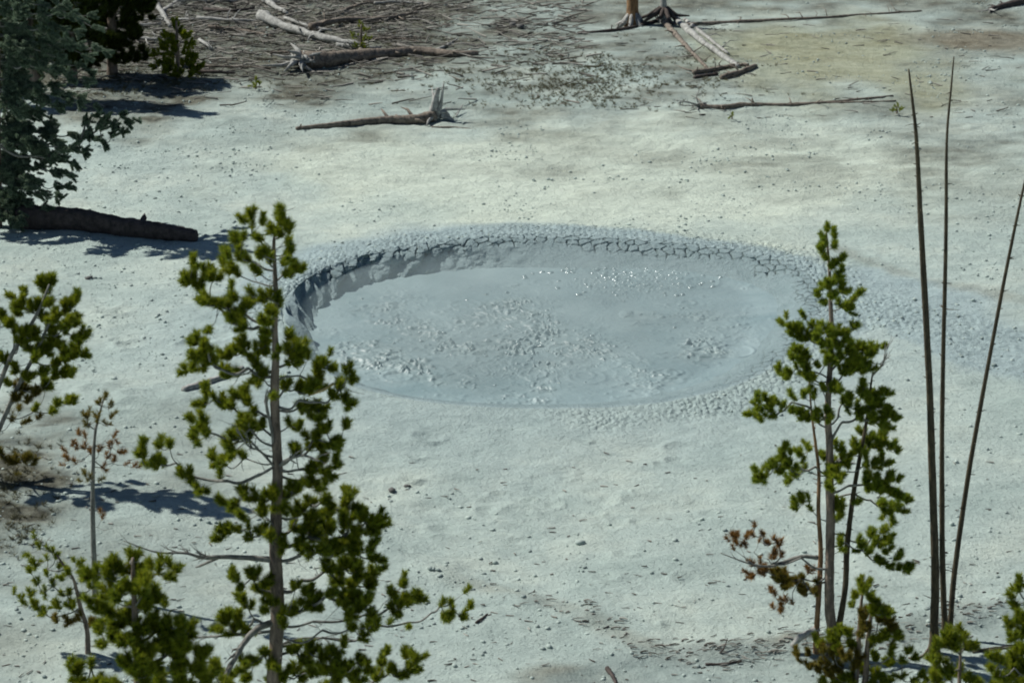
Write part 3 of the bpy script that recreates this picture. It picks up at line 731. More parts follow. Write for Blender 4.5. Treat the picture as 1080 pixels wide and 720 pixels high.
rt = tree('pine_tree', 'slender pine with a narrow top and reddish lower limb, right of the pool', 'pine tree', YR, [RP], rightg, style=SM, needle='needle2', base=wR)
bare(rt, YR, [(862,588),(845,587),(825,593),(812,597),(790,594),(760,583)], (5, 1), twigs=10, dy=-.3)
def pole(name, label, pts, base_px, mat, cat, stubs=24, group=None):
    pts = [(a_+random.uniform(-.8, .8), b_, c_*(.84 if b_ < 350 else .74)) for a_, b_, c_ in pts]
    w = G(*base_px); Y = float(w[1]); root = empty(name, w); tag(root, label, cat, group)
    trunk_mesh(root, w, pts, Y, M[mat], stubs=stubs, seg=8)
    return root, Y
pA, YA = pole('dead_sapling', 'thin orange-brown dead sapling leaning against the left of the slender right pine', [(853,402,2),(857,440,3),(861,470,4.5),(863,500,5),(864,540,6),(865,580,7),(864,620,8),(862,665,8)], (861,688), 'barkred', 'dead sapling', 30)
pB, YBp = pole('dead_sapling', 'dark dead sapling leaning right from the foot of the slender right pine', [(922,386,1.5),(918,405,3),(914,440,4.5),(908,475,5.5),(902,510,6.5),(897,545,7),(894,580,8),(891,620,8),(884,662,9)], (882,690), 'pole', 'dead sapling', 30)
bare(pB, YBp, [(920,396),(930,385),(936,372)], (2.5, 1), twigs=6, name='dead_branch')
for (pts, w_) in [([(866,645),(850,670),(836,682)], (8,7))]:
    bare(pA, YA, [(864,662),(852,668),(842,674),(836,682)], (8, 7), name='root', mat='wood')
pole('dead_pole', 'leftmost of the three bare dead tree poles at the right, standing nearly straight', [(959,73,2),(962,110,3.5),(966,150,4.5),(972,240,6.5),(980,400,9),(984,500,10),(986,600,11),(986,655,11)], (985,688), 'pole', 'dead tree', 50, 'three bare dead poles by the channel')
pole('dead_pole', 'middle of the three bare dead tree poles at the right, thin pale tip', [(1006,60,1.5),(1003,90,2.5),(999,150,3.5),(997,250,5),(995,400,6.5),(994,500,7.5),(994,600,8.5),(996,655,9)], (996,682), 'pole', 'dead tree', 50, 'three bare dead poles by the channel')
pole('dead_pole', 'rightmost of the three bare dead tree poles, leaning to the right', [(1090,165,2.5),(1080,195,3),(1060,290,4.5),(1040,400,6),(1022,500,7),(1008,600,8),(1003,650,8)], (1001,674), 'pole', 'dead tree', 50, 'three bare dead poles by the channel')

# small pines, right foreground
YF = float(G(905, 722)[1])-.15
tree('small_pine', 'bushy small pine with two grey stems in front of the slender right pine', 'small pine', YF,
 [[(911,615,2),(908,640,3.5),(906,670,5),(904,705,6),(900,740,7)],[(921,632,2),(918,655,4),(915,680,5),(913,715,6),(906,745,7)]],
 [(625,[(911,616,8),(908,623,5)]),(650,[(900,629,5),(899,638,4)]),(655,[(918,630,6),(925,638,7),(932,646,7),(921,645,6)],{'t':1}),
  (672,[(936,656,6),(926,652,7),(938,664,5)],{'t':1,'n':'dying'}),(670,[(912,648,6),(914,661,6),(908,668,5)],{'n':'dying'}),
  (690,[(935,672,8),(946,672,6),(926,673,6),(941,680,4),(920,681,5)],{'t':1}),
  (700,[(895,668,6),(887,667,6),(879,673,6),(870,677,5),(861,675,4),(884,680,7),(897,680,6)]),
  (715,[(880,690,7),(892,693,8),(905,690,6),(866,688,5),(872,698,6),(888,704,7),(903,704,6)],{'n':'dying'}),
  (722,[(840,691,5),(852,690,4),(853,704,5),(845,698,3),(864,706,5),(876,712,6)],{'n':'dying'}),
  (720,[(925,694,6),(936,700,6),(912,708,7),(925,712,7),(896,716,8)],{'t':1}),
  (735,[(885,722,8),(868,722,7),(915,724,8),(935,720,7)]),
  (700,[(941,690,4),(951,697,4),(958,688,4),(962,694,4),(969,711,5),(976,717,5),(962,718,4),(950,714,4)],{'t':1})],
 style=SM, needle='needle', stubs=8)
YG = float(G(1010, 740)[1])-.6
tree('small_pine', 'little round-topped pine growing in front of the three dead poles', 'small pine', YG,
 [[(1013,678,2),(1013,695,3),(1012,715,4),(1011,760,5)]],
 [(690,[(1000,671,7),(1002,682,8),(994,678,6),(1007,676,6)]),(692,[(1015,669,7),(1018,681,7),(1026,683,5)]),
  (705,[(985,683,6),(984,692,6),(992,695,7),(988,704,6)]),(722,[(1000,712,8),(985,715,7),(992,722,7),(975,722,6)]),(724,[(1012,710,6),(1020,718,7),(1032,722,6)])],
 style=LODGE, stubs=2)
tree('small_pine', 'dark green pine cut off by the bottom right corner', 'small pine', float(G(1075, 742)[1])-.8,
 [[(1092,600,3),(1090,640,5),(1087,690,7),(1084,740,8)]],
 [(630,[(1078,616,6),(1074,622,5),(1069,629,4),(1092,610,8)]),(660,[(1070,641,6),(1078,648,7),(1077,657,6),(1090,640,8)]),
  (680,[(1066,662,6),(1068,672,7),(1076,670,7),(1090,675,8)]),(712,[(1047,694,6),(1055,697,5),(1045,706,5),(1052,713,6)],{'via':[(1070,704)]}),
  (715,[(1065,700,9),(1075,690,10),(1070,712,10),(1082,705,10),(1060,718,8)]),(740,[(1050,725,8),(1080,725,9),(1100,700,10),(1105,725,10)])],
 style=LODGE, stubs=2)

# left pine
wL = G(-22, 505); YL = float(wL[1])
LS = dict(LODGE); LS.update(tuft=.048, dens=3.2, len=.09, nl=.066, cnt=320, w=.0052, scale=1.1, twigs=4)
tree('pine_tree', 'leaning young pine with two thin stems at the left edge of the picture', 'pine tree', YL,
 [[(52,300,2),(42,325,3),(31,345,4),(14,371,4.5),(0,404,5),(-14,445,6),(-20,480,7)],[(62,325,2),(50,345,3),(39,370,4),(20,405,4.5),(0,450,5),(-14,480,6)]],
 [(305,[(54,297,6),(43,301,7),(50,308,6)]),(330,[(27,310,4),(15,315,4),(24,321,7),(34,328,7),(20,330,5)]),
  (330,[(50,321,6),(42,322,5),(58,334,7),(45,335,6)]),(340,[(80,317,6),(72,324,7),(79,331,5),(66,330,4)],{'t':1}),
  (352,[(72,341,7),(80,342,4),(66,348,6),(86,353,6),(92,353,3),(77,354,4)],{'t':1}),(372,[(8,341,7),(2,336,5),(14,350,4),(-6,345,7)]),
  (362,[(52,350,7),(58,362,7),(65,368,6),(48,373,7)],{'t':1}),(372,[(25,353,6),(34,357,7),(20,363,6),(30,367,6),(40,366,5)]),
  (380,[(83,361,4),(80,368,6),(74,376,6),(86,375,5),(66,380,6),(58,384,5)],{'t':1}),
  (395,[(4,381,5),(-6,390,6),(35,380,5)]),(405,[(18,390,5),(30,398,6),(45,392,6),(10,405,4)],{'t':1}),
  (410,[(55,396,6),(68,395,7),(76,396,4),(46,408,5)],{'t':1}),(425,[(24,410,6),(38,416,5),(18,420,5),(30,424,4)],{'t':1,'n':'dying'}),
  (440,[(48,407,5),(60,427,4),(72,424,5),(78,425,3),(55,435,4),(36,434,4)],{'t':1}),
  (455,[(12,444,3),(24,446,3),(40,441,3),(20,432,3)],{'t':1,'n':'dying'}),
  (470,[(25,484,5),(14,487,5),(35,489,3),(3,480,4)],{'n':'dying'}),
  (478,[(18,508,5),(20,520,5),(5,530,5),(28,551,4),(18,551,3),(2,540,4)],{'n':'dying'}),
  (450,[(-30,430,10),(-40,445,8),(-50,420,9)]),(400,[(-30,380,10),(-45,395,9),(-25,365,8)]),(350,[(-10,320,8),(-20,335,8)])],
 style=LS, bark='barkgrey', base=wL, stubs=6)

wD = G(100, 628); YD = float(wD[1])
DS = dict(SM); DS.update(tuft=.045, cnt=110, twigs=8)
tree('small_pine', 'thin dying sapling with sparse rust-red needles, left of the big pine', 'dying sapling', YD,
 [[(110,418,1.5),(104,440,2.5),(100,460,3),(98,500,4),(98,560,5),(100,610,6)]],
 [(425,[(110,419,4),(105,427,6),(114,429,5),(117,440,4)],{'n':'dying'}),(450,[(92,439,7),(94,448,4),(104,441,6),(112,447,4)],{'n':'dying'}),
  (470,[(83,458,4),(90,460,3),(75,468,5),(80,472,4),(90,472,4),(70,476,3)]),(482,[(73,484,4),(68,490,3),(80,488,3),(95,478,4)]),
  (485,[(105,475,4),(118,471,5),(125,477,4),(114,481,5),(121,487,5),(108,492,4)]),(505,[(90,499,4),(94,505,5),(105,507,3),(86,507,3)],{'n':'dying'}),
  (492,[(132,490,3),(140,492,3),(145,493,2)],{'via':[(118,488)]}),(555,[(108,546,3),(106,540,2)]),(470,[(122,464,3),(120,460,2)])],
 style=DS, needle='red', bark='barkgrey', base=wD, stubs=14)

wS = G(92, 688); YS = float(wS[1])
SS = dict(SM); SS.update(tuft=.038, cnt=170, twigs=6)
tree('small_pine', 'sparse low pine spreading to the left at the bottom left of the picture', 'small pine', YS,
 [[(60,585,2),(70,600,2.5),(78,612,3),(85,640,4.5),(92,665,5)]],
 [(600,[(36,566,2),(42,577,4),(31,584,4),(36,594,6),(54,581,4),(59,587,4),(50,590,3)],{'via':[(50,600)]}),
  (620,[(33,604,5),(50,606,4),(62,599,4),(40,615,5),(46,624,5),(56,618,4)]),(610,[(78,592,3),(82,596,4),(72,605,6),(66,611,4)]),
  (640,[(15,625,3),(22,632,4),(32,628,4),(36,639,6),(46,645,6),(28,638,3)],{'via':[(60,650)]}),(645,[(60,640,6),(70,626,6),(75,640,6),(82,632,4)]),
  (660,[(60,654,5),(70,656,6),(84,652,5),(95,658,6)],{'n':'dying'}),(625,[(100,612,6),(90,606,7),(96,620,5)])],
 style=SS, base=wS, stubs=4)
NB = dict(LODGE); NB.update(tuft=.045, len=.08, nl=.06, cnt=240, w=.0048, scale=1.1, dens=1.7)
tree('small_pine', 'dense dark green young pine at the bottom left beside the big pine', 'small pine', 16.8,
 [[(140,588,3),(141,620,5),(143,660,7),(146,720,9)]],
 [(590,[(138,590,7),(139,600,10),(148,603,8),(129,600,7)]),(615,[(120,597,6),(110,606,7),(118,612,6),(92,608,6),(102,604,5)],{'via':[(125,612)]}),
  (625,[(152,613,7),(150,624,7),(138,622,8),(128,627,8)]),(640,[(115,627,7),(104,640,8),(118,645,9),(97,633,5)]),
  (645,[(157,630,8),(166,632,6),(174,638,4),(152,640,8)]),(660,[(138,650,12),(158,655,8),(125,660,8),(148,665,9)]),
  (680,[(106,664,7),(120,672,8),(136,678,10),(108,678,5)]),(680,[(165,663,10),(178,660,8),(190,660,8),(176,674,11),(200,663,5),(194,672,7)]),
  (700,[(150,690,12),(135,700,9),(160,705,10),(146,714,10)]),(705,[(180,688,12),(195,682,8),(210,695,7),(188,704,10),(205,708,8),(219,690,5)]),
  (725,[(80,706,7),(74,698,4),(86,716,7),(96,703,4),(104,722,8),(120,724,9)],{'via':[(120,715)]}),(735,[(215,716,9),(190,722,10),(165,724,10),(225,708,7),(235,722,8)]),
  (640,[(160,598,4),(167,603,4),(176,609,5),(170,594,3),(180,597,4),(188,602,4),(158,610,3),(183,604,3)],{'via':[(155,618)]}),
  (780,[(80,760,14),(110,770,14),(150,780,14),(190,770,14),(220,760,12)])],
 style=dict(NB, dens=3.4, cnt=340), stubs=2)

# spruce and forest at the upper left
YSp = 34.5
SP = dict(scale=1.6, tuft=.080, len=.15, nl=.038, cnt=480, w=.0065, dens=6.5, twigs=0, droop=True, spread=1.1)
spg = []
for (tx, ty, at_, r) in [(72,6,-15,6),(92,18,0,6),(100,28,10,6),(84,34,15,6),(72,44,25,7),(112,54,35,6),(92,58,38,7),(62,60,45,8),(95,74,55,6),(90,86,65,7),(70,80,62,8),(84,104,80,8),(62,112,90,9),
                 (100,112,92,6),(50,130,110,10),(100,148,140,7),(92,160,150,8),(80,172,165,8),(70,184,175,9),(74,200,188,7),(60,208,195,9),(48,222,208,10),(34,236,220,10),(55,165,150,10),(60,150,135,10),(40,95,80,9),(50,75,60,8),(30,190,180,12),(30,150,135,12),(35,120,105,10),(20,215,205,12)]:
    tr_x = -5; n_ = max(3, int((tx-tr_x)/14)); cl = []
    for k in range(1, n_+1):
        f = k/n_; cl.append((tr_x+(tx-tr_x)*f+random.uniform(-3,3), at_+(ty-at_)*f+random.uniform(-2,2)-4*math.sin(f*3), r*(1.15-.35*f)))
    spg.append((at_, cl))
spg.append((150, [(70,158,6),(85,148,6),(95,140,7),(105,134,7),(112,126,6),(120,130,7),(128,122,6),(134,128,6),(142,126,4),(148,129,3),(118,142,5),(128,140,5),(110,150,5),(100,122,5),(90,130,6)], {'via':[(40,165)], 'dy':-.5}))
for k in range(16):
    yy = -60+k*20; spg.append((yy, [(-30-random.uniform(0,20),yy+8,11),(-55-random.uniform(0,15),yy+16,10)]))
for k in range(14):
    yy = -40+k*20; spg.append((yy, [(6,yy+6,11),(18,yy+12,11)], {'dy': random.choice((-.9,-.5,.5,.9))}))
wSp = np.array([P(-6, 262, YSp)[0], YSp, 0.0]); wSp[2] = float(hbase(wSp[0], wSp[1]))
tree('spruce_tree', 'large blue-green spruce at the upper left with one long limb reaching right', 'spruce tree', YSp,
 [[(-2,-75,2),(-4,0,7),(-5,80,11),(-6,160,14),(-6,235,17)]], spg, style=SP, needle='spruce', base=wSp, stubs=4)
DK = dict(scale=1.6, tuft=.10, len=.13, nl=.10, cnt=240, w=.014, dens=4.0, twigs=1)
def farpine(label, Y, tr, pts, needle='darkneedle', name='pine_tree'):
    gs = [(min(max(a[1]+8, tr[0][1]), tr[-1][1]), [(x+random.uniform(-3,3), y+random.uniform(-3,3), r) for (x, y, r) in [a]+[(a[0]+random.uniform(-8,8), a[1]+random.uniform(-6,6), a[2]*.7)]]) for a in pts]
    return tree(name, label, 'pine tree', Y, [tr], gs, style=DK, needle=needle, stubs=2)
farpine('dark green pine standing behind the spruce, cut off by the top edge', float(G(118, 78)[1]), [(116,-60,4),(117,-20,7),(118,30,10),(118,70,11)],
 [(110,10,11),(125,4,11),(140,8,11),(152,14,10),(160,3,9),(120,24,11),(136,26,11),(104,36,10),(116,46,10),(128,48,11),(142,40,9),(110,60,9),(124,64,9),(138,60,8),(100,22,10),(90,8,11),(120,-15,16),(140,-18,14),(95,-20,16),(117,-42,12),(150,60,6)])
farpine('dark pine squeezed between the spruce and the pine with the bare lower trunk', float(G(75, 84)[1]), [(78,-70,4),(78,-20,8),(76,40,10),(76,80,11)],
 [(78,-50,12),(70,-30,14),(90,-20,14),(60,-8,15),(80,0,15),(98,10,12),(62,16,15),(84,24,14),(56,34,14),(74,44,14),(92,44,12),(60,58,13),(80,64,12),(68,74,10),(92,70,10),(48,0,14),(46,50,14)])
farpine('almost black pine at the far left behind the spruce', float(G(40, 100)[1]), [(38,-110,4),(38,-60,9),(36,0,12),(36,90,14)],
 [(10,5,16),(35,0,16),(60,5,14),(20,25,16),(45,28,14),(5,45,16),(30,50,14),(55,50,12),(15,70,14),(40,72,12),(70,25,12),(75,0,14),(0,90,14),(-20,20,16),(-20,60,16),(30,-40,20),(60,-30,16),(0,-30,20),(35,-70,16),(38,-95,12),(-45,0,18),(-45,60,18),(-30,95,16),(15,35,18),(50,15,16)])
YQ = float(G(188, 84)[1])
tree('young_pine', 'young green pine among fallen logs at the top left', 'young pine', YQ, [[(186,22,2),(187,50,4),(188,78,5)]],
 [(30,[(184,26,5),(188,32,6)]),(45,[(176,38,6),(182,44,7),(172,46,4)]),(45,[(194,38,6),(200,46,5)]),(58,[(174,52,7),(166,58,5),(182,56,7)]),(60,[(196,56,7),(204,62,6)]),
  (70,[(172,66,7),(180,70,7),(164,70,5)]),(72,[(196,70,8),(206,74,6),(212,70,4)]),(78,[(186,78,7),(200,80,6),(174,76,5)])],
 style=dict(DK, tuft=.07, len=.1, nl=.06, cnt=190, w=.010), needle='needle', stubs=0)
tree('young_pine', 'tiny green pine seedling beside the fallen logs left of the root log', 'seedling', float(G(270,94)[1]), [[(270,84,1),(270,92,2)]],
 [(88,[(270,86,4),(266,90,3)]),(91,[(274,90,3),(270,91,4)])], style=dict(DK, tuft=.06, len=.06, nl=.05, cnt=50, w=.006), needle='needle', stubs=0)
tree('young_pine', 'small bright green pine between the grey logs at the top', 'young pine', float(G(381,54)[1]), [[(381,26,1.5),(381,50,3)]],
 [(32,[(381,27,4),(385,32,4)]),(42,[(375,38,5),(386,42,5)]),(50,[(377,49,5),(385,51,5)])], style=dict(DK, tuft=.06, len=.07, nl=.05, cnt=60, w=.006), needle='needle', stubs=0)
tree('young_pine', 'tiny seedling on bare ground just below the long thin log on the far right', 'seedling', float(G(946,120)[1]), [[(946,112,1),(946,118,2)]],
 [(116,[(943,116,4),(949,115,4),(946,112,3)])], style=dict(DK, tuft=.05, len=.05, nl=.04, cnt=60, w=.005), needle='needle', stubs=0)
tree('young_pine', 'tiny round seedling below the knobbly end of the far thin log', 'seedling', float(G(772,126)[1]), [[(772,119,1),(772,124,1.5)]],
 [(122,[(772,121,3),(770,123,3)])], style=dict(DK, tuft=.05, len=.05, nl=.04, cnt=60, w=.005), needle='needle', stubs=0)
# cut-off trunk at the top
w = G(667, 27); root = empty('pine_tree', w); tag(root, 'orange-brown pine trunk standing on far ground, cut off by the top edge', 'pine tree')
trunk_mesh(root, w, [(668,-75,5),(667,-60,9),(667,-20,11),(667,10,12),(667,22,15)], float(w[1]), M['barkred'], stubs=6, name='trunk', seg=14)
mb = MB()
for a in np.linspace(0, 6.28, 7, endpoint=False):
    d = np.array([math.cos(a), math.sin(a), 0]); mb.tube([w+np.array([0,0,.25])+d*.08, w+np.array([0,0,.06])+d*.2, w+np.array([0,0,-.05])+d*.42], [.05,.05,.02], 6, .2)
mb.build('root', M['wood'], root, tuple(w))
# ------------------------------------------------------------------ logs and sticks
def log(label, pts, wpx, mat='wood', name='fallen_log', cat='log', lift=None, twigs=0, jit=.25, stubs=0, seg=9, roots=0, upz=None):
    """pts: measured ground points; wpx: thickness at the two ends"""
    g = [G(*p) for p in pts]; n = len(g)
    sc = [np.linalg.norm(q-CAM)/F for q in g]
    rad = [(wpx[0]+(wpx[1]-wpx[0])*k/(n-1))/2*sc[k] for k in range(n)]
    for k in range(n):
        g[k] = g[k]+np.array([0, 0, rad[k]*.75+(lift[k] if lift else 0)])
    q = smooth_path(g, 6); rq = np.interp(np.linspace(0, n-1, len(q)), range(n), rad)
    jt = .10 if wpx[0] < 12 else .035
    q = [p+np.random.randn(3)*rq[k]*jt for k, p in enumerate(q)]
    rq = rq*(1+jt*np.random.randn(len(rq)))
    org = g[0]-np.array([0, 0, rad[0]])
    if wpx[0] > 12:
        m4 = np.linspace(0, len(q)-1, len(q)*5); q = [np.array([np.interp(v, range(len(q)), [p_[c_] for p_ in q]) for c_ in range(3)]) for v in m4]; rq = np.interp(m4, range(len(rq)), rq)*(1+.10*vnoise(m4*.35+wpx[0], m4*0, 5)); rq[-1] *= .7; seg = 18; jit = .18
    mb = MB(); mb.tube(q, rq, seg, jit)
    side = np.cross((g[-1]-g[0])/np.linalg.norm(g[-1]-g[0]), [0, 0, 1])
    for _ in range(twigs+stubs):
        k = random.randrange(1, len(q)-1); ln = random.uniform(.15, .55) if _ < twigs else random.uniform(.05, .14)
        d = side*random.choice((-1, 1))*random.uniform(.3, 1)+np.array([random.uniform(-.4,.4), random.uniform(-.3,.3), random.uniform(0, .6)])
        m_ = q[k]+d*ln*.5+np.random.randn(3)*.03; e = q[k]+d*ln-np.array([0,0,.05])
        mb.tube([q[k], m_, e], [rq[k]*.45, rq[k]*.3, .004], 5)
    if not roots:
        o = mb.build(name, M[mat], None, tuple(org)); return tag(o, label, cat, {'log':'fallen logs behind the pool','stick':'loose sticks on the ground'}.get(cat))
    root = empty(name, org); tag(root, label, cat, {'log':'fallen logs behind the pool'}.get(cat)); mb.build('trunk', M[mat], root, tuple(org))
    rb = MB()
    for _ in range(roots):
        d = (g[0]-g[1])/np.linalg.norm(g[0]-g[1])*.3+np.random.randn(3)*.5; d[2] = abs(d[2])*.9-.15
        ln = random.uniform(.2, .55)*min(1.3, rad[0]/.12+.3)
        rb.tube([g[0], g[0]+d*ln*.5+np.random.randn(3)*.03, g[0]+d*ln+np.random.randn(3)*.08], [rad[0]*.45, rad[0]*.25, .008], 5, .3)
    rb.build('root', M['wood'], root, tuple(org)); return root
log('thick dark fallen log lying in the spruce shade on the left', [(20,240),(70,240),(130,247),(180,252),(208,254)], (29, 14), 'wooddark', stubs=14, seg=14, twigs=2)
log('pale stick on the slope half hidden behind the big pine', [(193,413),(215,406),(238,398),(256,390)], (6, 6), 'wood', stubs=2)
log('dark brown log with torn roots, right of the grey log pile', [(318,72),(345,70),(370,66),(400,62),(440,58),(480,60),(505,58)], (20, 5), 'woodbrown', roots=26, twigs=10, stubs=6, seg=12)
log('small grey branch sprawling on the end of the brown root log', [(455,56),(470,50),(482,42)], (4,2), 'wood', 'fallen_branch', 'branch', twigs=4)
# pile of logs, one thing each
for lab, pts, w_, mt in [
 ('big silver log crossing the pile behind the brown root log', [(275,24),(300,34),(340,46),(381,53)], (14,7), 'wood'),
 ('grey log with a forked end at the top of the pile', [(272,0),(285,8),(303,17)], (10,6), 'wood'),
 ('brown log lying level above the brown root log', [(328,34),(360,26),(400,22),(440,18)], (9,4), 'woodbrown'),
 ('short brown log at the top edge above the level brown log', [(360,14),(385,8),(412,4)], (5,3), 'woodbrown'),
 ('long straight pale log along the top edge of the pile', [(184,5),(220,4),(256,3)], (6,5), 'wood'),
 ('leaning grey trunk coming down from the top edge by the young pine', [(150,-6),(165,10),(180,30)], (10,6), 'wood'),
 ('thin white branch crossing the leaning grey trunk', [(172,14),(184,7),(197,0)], (5,3), 'wood'),
 ('grey log with a dark underside right of the young pine', [(208,23),(240,25),(275,24)], (5,4), 'wood'),
 ('thin pale log behind the young pine', [(150,24),(175,22),(205,24)], (4,3), 'wood'),
 ('thin log lying level just right of the young pine foot', [(206,74),(240,75),(292,75)], (4,2), 'woodbrown'),
 ('dark log in front of the young pine', [(200,78),(225,81),(248,79)], (6,3), 'wooddark'),
 ('small silver stump pieces beside the young pine', [(210,44),(218,52),(224,55)], (5,3), 'wood'),
 ('rotten log lying level left of the big silver log', [(220,33),(250,34),(290,40)], (5,4), 'woodbrown'),
 ('grey log below the dark pine at the left of the pile', [(112,46),(140,44),(168,46)], (6,5), 'wood'),
 ('pale thin log behind the dark pine at the left of the pile', [(120,28),(145,30),(170,28)], (5,3), 'wood'),
 ('short dark log behind the young pine top', [(215,12),(245,14),(268,11)], (5,4), 'wooddark'),
 ('slim silver log parallel to the big silver log', [(300,22),(325,32),(350,36)], (5,3), 'wood'),
 ('thin crooked log right of the small bright pine', [(395,46),(420,44),(448,46)], (3,2), 'woodbrown'),
 ('grey log at the far end of the pile near the top edge', [(395,8),(420,6),(445,8)], (4,2), 'wood'),
 ('brown broken log between the big silver log and the root log', [(285,58),(310,56),(340,60)], (4,3), 'woodbrown'),
 ('pale log lying just above the brown root log', [(355,52),(378,54),(402,53)], (5,3), 'wood'),
]: log(lab, pts, (w_[0]*.8, w_[1]*.7), mt, twigs=4, stubs=3, lift=[random.uniform(0,.08) for _ in pts])
# driftwood with upright stub
r_ = log('weathered driftwood log with a broken upright stub, behind the pool', [(458,127),(440,130),(415,130),(385,131),(350,134),(312,137)], (13, 4), 'woodbrown', name='driftwood', cat='driftwood', roots=12, twigs=5, stubs=5)
b0 = G(455, 127)
for pts, w0 in (([(455,126),(459,108),(462,93)], (.085,.03)), ([(461,124),(465,108),(468,88)], (.05,.012)), ([(465,122),(472,124),(478,128)], (.06,.03)), ([(460,122),(468,118),(474,122)], (.05,.02))):
    mb = MB(); q = smooth_path([P(a, b, b0[1]) for a, b in pts], 5); mb.tube(q, np.linspace(w0[0], w0[1], len(q)), 8, .35); mb.build('upright_stub', M['wood'], r_, tuple(r_.location))
log('thin stick lying right of the driftwood stub', [(455,135),(480,135),(502,137)], (2,1), 'woodbrown', 'stick', 'stick')
log('short crooked twig sticking up right of the driftwood', [(481,124),(484,121),(488,118)], (2,1), 'wood', 'stick', 'stick', lift=[0,.05,.12])
# deadfall by the cut-off trunk
log('long grey split log pointing down right from the white stump', [(712,22),(735,42),(760,60),(779,72)], (8,5), 'wood', twigs=4, stubs=4)
log('slim grey log lying close beside the long split log', [(722,22),(745,40),(768,58)], (4,3), 'wood', twigs=6)
log('crooked brown log left of the long split log', [(697,22),(712,38),(727,54),(747,74)], (7,3), 'woodbrown', twigs=8, stubs=6)
log('brown log lying level at the foot of the long split log', [(731,78),(752,75),(775,71),(790,70)], (5,4), 'woodbrown', twigs=5, stubs=4)
log('short dark log below the level brown one', [(732,83),(745,81),(757,79)], (4,3), 'wooddark', twigs=2)
log('thick short brown log at the lower right end of the deadfall', [(760,84),(780,78),(798,71)], (6,5), 'woodbrown', stubs=4, twigs=2)
log('dark branch lying between the orange trunk and the white stump', [(676,28),(688,25),(700,22)], (4,4), 'wooddark', twigs=3)
log('long dark branch lying left of the orange trunk', [(610,36),(640,34),(672,29)], (3,3), 'wooddark', twigs=3)
log('very long thin fallen trunk stretching right near the top edge', [(717,28),(780,24),(860,20),(930,15),(972,12)], (4,1.5), 'woodbrown', name='fallen_log', twigs=16)
log('thin fallen trunk with a knobbly root end on the far right ground', [(738,114),(760,115),(785,112),(820,112),(870,109),(942,102)], (6,2), 'woodbrown', roots=10, twigs=8, stubs=8)
log('thin stick lying along the end of the knobbly thin trunk', [(838,110),(890,109),(945,107)], (2.5,1.5), 'woodbrown', 'stick', 'stick')
log('dark gnarled log end at the top right corner', [(1044,12),(1062,8),(1095,0)], (5,8), 'wooddark', twigs=6, roots=5)
log('small bent stick on the gravel right of the big pine', [(502,657),(508,653),(514,648)], (3,2), 'wooddark', 'stick', 'stick')
log('dark stick lying across the muddy channel at the bottom right', [(1026,688),(1045,686),(1070,682)], (3,2), 'wooddark', 'stick', 'stick')
log('second dark stick just above the first across the muddy channel', [(1030,686),(1050,683),(1072,680)], (2,1.5), 'wooddark', 'stick', 'stick')
log('thin curved stick on the channel left of the dead poles', [(958,694),(970,693),(978,685),(981,676)], (2,1.5), 'woodbrown', 'stick', 'stick')
log('dark stick on the brown bank at the bottom centre', [(640,706),(646,714),(650,722)], (5,3), 'wooddark', 'stick', 'stick')
log('short dark stick sticking up on the bank right of centre', [(760,690),(764,685),(767,681)], (2,1), 'wooddark', 'stick', 'stick', lift=[0,.03,.08])
log('dark stick lying level on the bank left of the right pine', [(744,701),(765,700),(782,697)], (3,2), 'wooddark', 'stick', 'stick')
w = G(700, 24); root = empty('tree_stump', w); tag(root, 'bleached white dead stump with spreading roots beside the orange trunk', 'stump')
trunk_mesh(root, w, [(698,-40,3),(699,-10,5),(700,8,7),(700,18,11)], float(w[1]), M['wood'], stubs=6)
mb = MB()
for a in np.linspace(.2, 6.4, 9, endpoint=False):
    d = np.array([math.cos(a), math.sin(a)*.8, 0])*random.uniform(.7, 1.3); mb.tube([w+np.array([0,0,.3])+d*.05, w+np.array([0,0,.14])+d*.25, w+np.array([0,0,random.uniform(-.03,.2)])+d*.5], [.055,.045,.015], 6, .3)
mb.build('root', M['wooddark'], root, tuple(w))

# ------------------------------------------------------------------ litter and ground cover
def litter(name, n, region, lens, mat, rad=.008, dens=None, flat=.15):
    mb = MB(); c = 0
    xs = np.random.uniform(region[0], region[2], n); ys = np.random.uniform(region[1], region[3], n)
    for px, py in zip(xs, ys):
        if dens is not None and random.random() > dens(px, py): continue
        g = G(px, py); a = random.gauss(0, .6)+random.choice((0, math.pi)); ln = random.uniform(*lens)
        d = np.array([math.cos(a), math.sin(a), random.uniform(-.05, flat)])*ln
        r = rad*random.uniform(.5, 1.6)
        mb.tube([g+np.array([0,0,r]), g+d*.5+np.random.randn(3)*.02*ln+np.array([0,0,r]), g+d+np.array([0,0,r])], [r, r*.9, r*.5], 4, .3, cap=False)
    return mb.build(name, mat)
o = litter('twig_litter', 6500, (60,0,620,115), (.08,.55), M['litter'], .012, lambda x, y: min(1, max(.05, 1.15-(y/85))*(1 if x < 450 else .45)), .25)
tag(o, 'dead twigs and splinters littering the dark ground at the top', 'litter', kind='stuff')
o = litter('twig_debris', 420, (560,20,1080,125), (.05,.35), M['litter'], .008, lambda x, y: .5)
tag(o, 'scattered small sticks on the far grey flats', 'litter', kind='stuff')
o = litter('bark_crumbs', 700, (0,470,1080,720), (.02,.09), M['litter'], .006, lambda x, y: .35 if (x > 400 and y < 600) else .8)
tag(o, 'small bark crumbs and twigs on the near gravel', 'litter', kind='stuff')
mbd = MB()
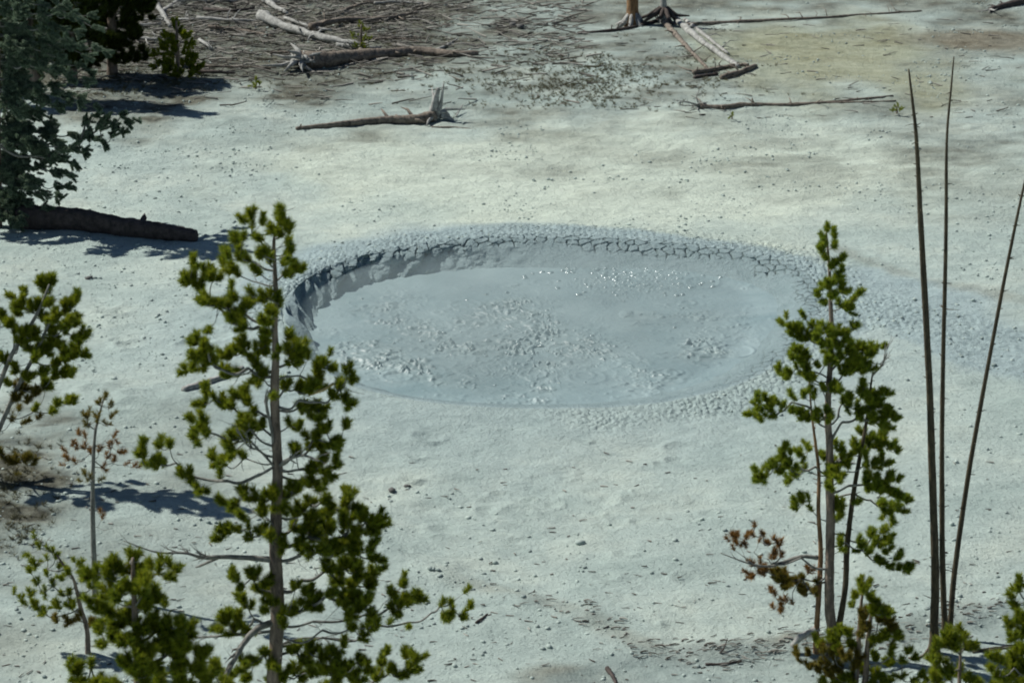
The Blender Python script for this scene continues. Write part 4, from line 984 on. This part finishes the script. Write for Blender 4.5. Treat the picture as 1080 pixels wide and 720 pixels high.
for _ in range(300):
    k = random.choice((2,3,4,5,5,6,6,7,7,8,8,9,9,10,10,11)); t_ = random.random(); q = berm[k]*(1-t_)+berm[k+1]*t_+np.array([random.gauss(0, .2), random.gauss(0, .13), 0])
    q[2] = float(hbase(q[0], q[1])); a = random.uniform(-.5, .5); ln = random.uniform(.015, .11); dd_ = np.array([math.cos(a), math.sin(a), random.uniform(0, .2)])*ln; r0 = random.uniform(.003, .009)
    mbd.tube([q+np.array([0,0,r0]), q+dd_*.5+np.array([0,0,r0*2]), q+dd_+np.array([0,0,r0])], [r0, r0, r0*.5], 4, .3, cap=False)
o = mbd.build('twig_debris', M['litter']); tag(o, 'washed-up dark twigs along the bank of the muddy channel at the bottom', 'litter', kind='stuff')
nb = MB()
for _ in range(620):
    z_ = random.random()
    if z_ < .45: px, py = random.gauss(620, 75), random.gauss(85, 16)
    elif z_ < .8: px, py = random.uniform(80, 480), random.uniform(0, 92)
    elif z_ < .92: px, py = random.gauss(110, 45), random.gauss(88, 12)
    else: px, py = random.gauss(12, 16), random.gauss(508, 34)
    g = G(px, py)
    for k in range(random.randrange(3, 9)):
        q = g+np.random.randn(3)*np.array([.14, .12, 0]); tuft(nb, q, np.array([0,0,1.])+np.random.randn(3)*.2, .02, random.uniform(.03, .09), 16, .006, 1.3)
o = nb.build('ground_cover', M['grass'], smooth=False); tag(o, 'low dry tufts of grass and moss on the far ground', 'ground cover', kind='stuff')

# ------------------------------------------------------------------ light
EL = R(48); AZ = R(157)               # sun direction: from the left, a little beyond the pool
sd_ = np.array([math.cos(AZ)*math.cos(EL), math.sin(AZ)*math.cos(EL), math.sin(EL)])
sun = bpy.data.lights.new('sun', 'SUN'); sun.energy = 4.6; sun.angle = R(.5); sun.color = (1, .965, .90)
so = bpy.data.objects.new('sun', sun); col.objects.link(so); so.location = (-20, 40, 40)
from mathutils import Vector
so.rotation_euler = Vector(sd_).to_track_quat('Z', 'Y').to_euler()
world = bpy.data.worlds.new('World'); scene.world = world; world.use_nodes = True
nt = world.node_tree; bg = nt.nodes['Background']; sky = nt.nodes.new('ShaderNodeTexSky'); sky.sky_type = 'NISHITA'; sky.sun_disc = False
sky.sun_elevation = EL; sky.sun_rotation = math.atan2(sd_[0], sd_[1])
sky.altitude = 2300
nt.links.new(sky.outputs[0], bg.inputs[0]); bg.inputs[1].default_value = .05
scene.view_settings.view_transform = 'Standard'; scene.view_settings.look = 'None'; scene.view_settings.gamma = 1
scene.view_settings.exposure = .10
scene.cycles.max_bounces = 6; scene.cycles.transparent_max_bounces = 8
scene.cycles.filter_width = 1.9
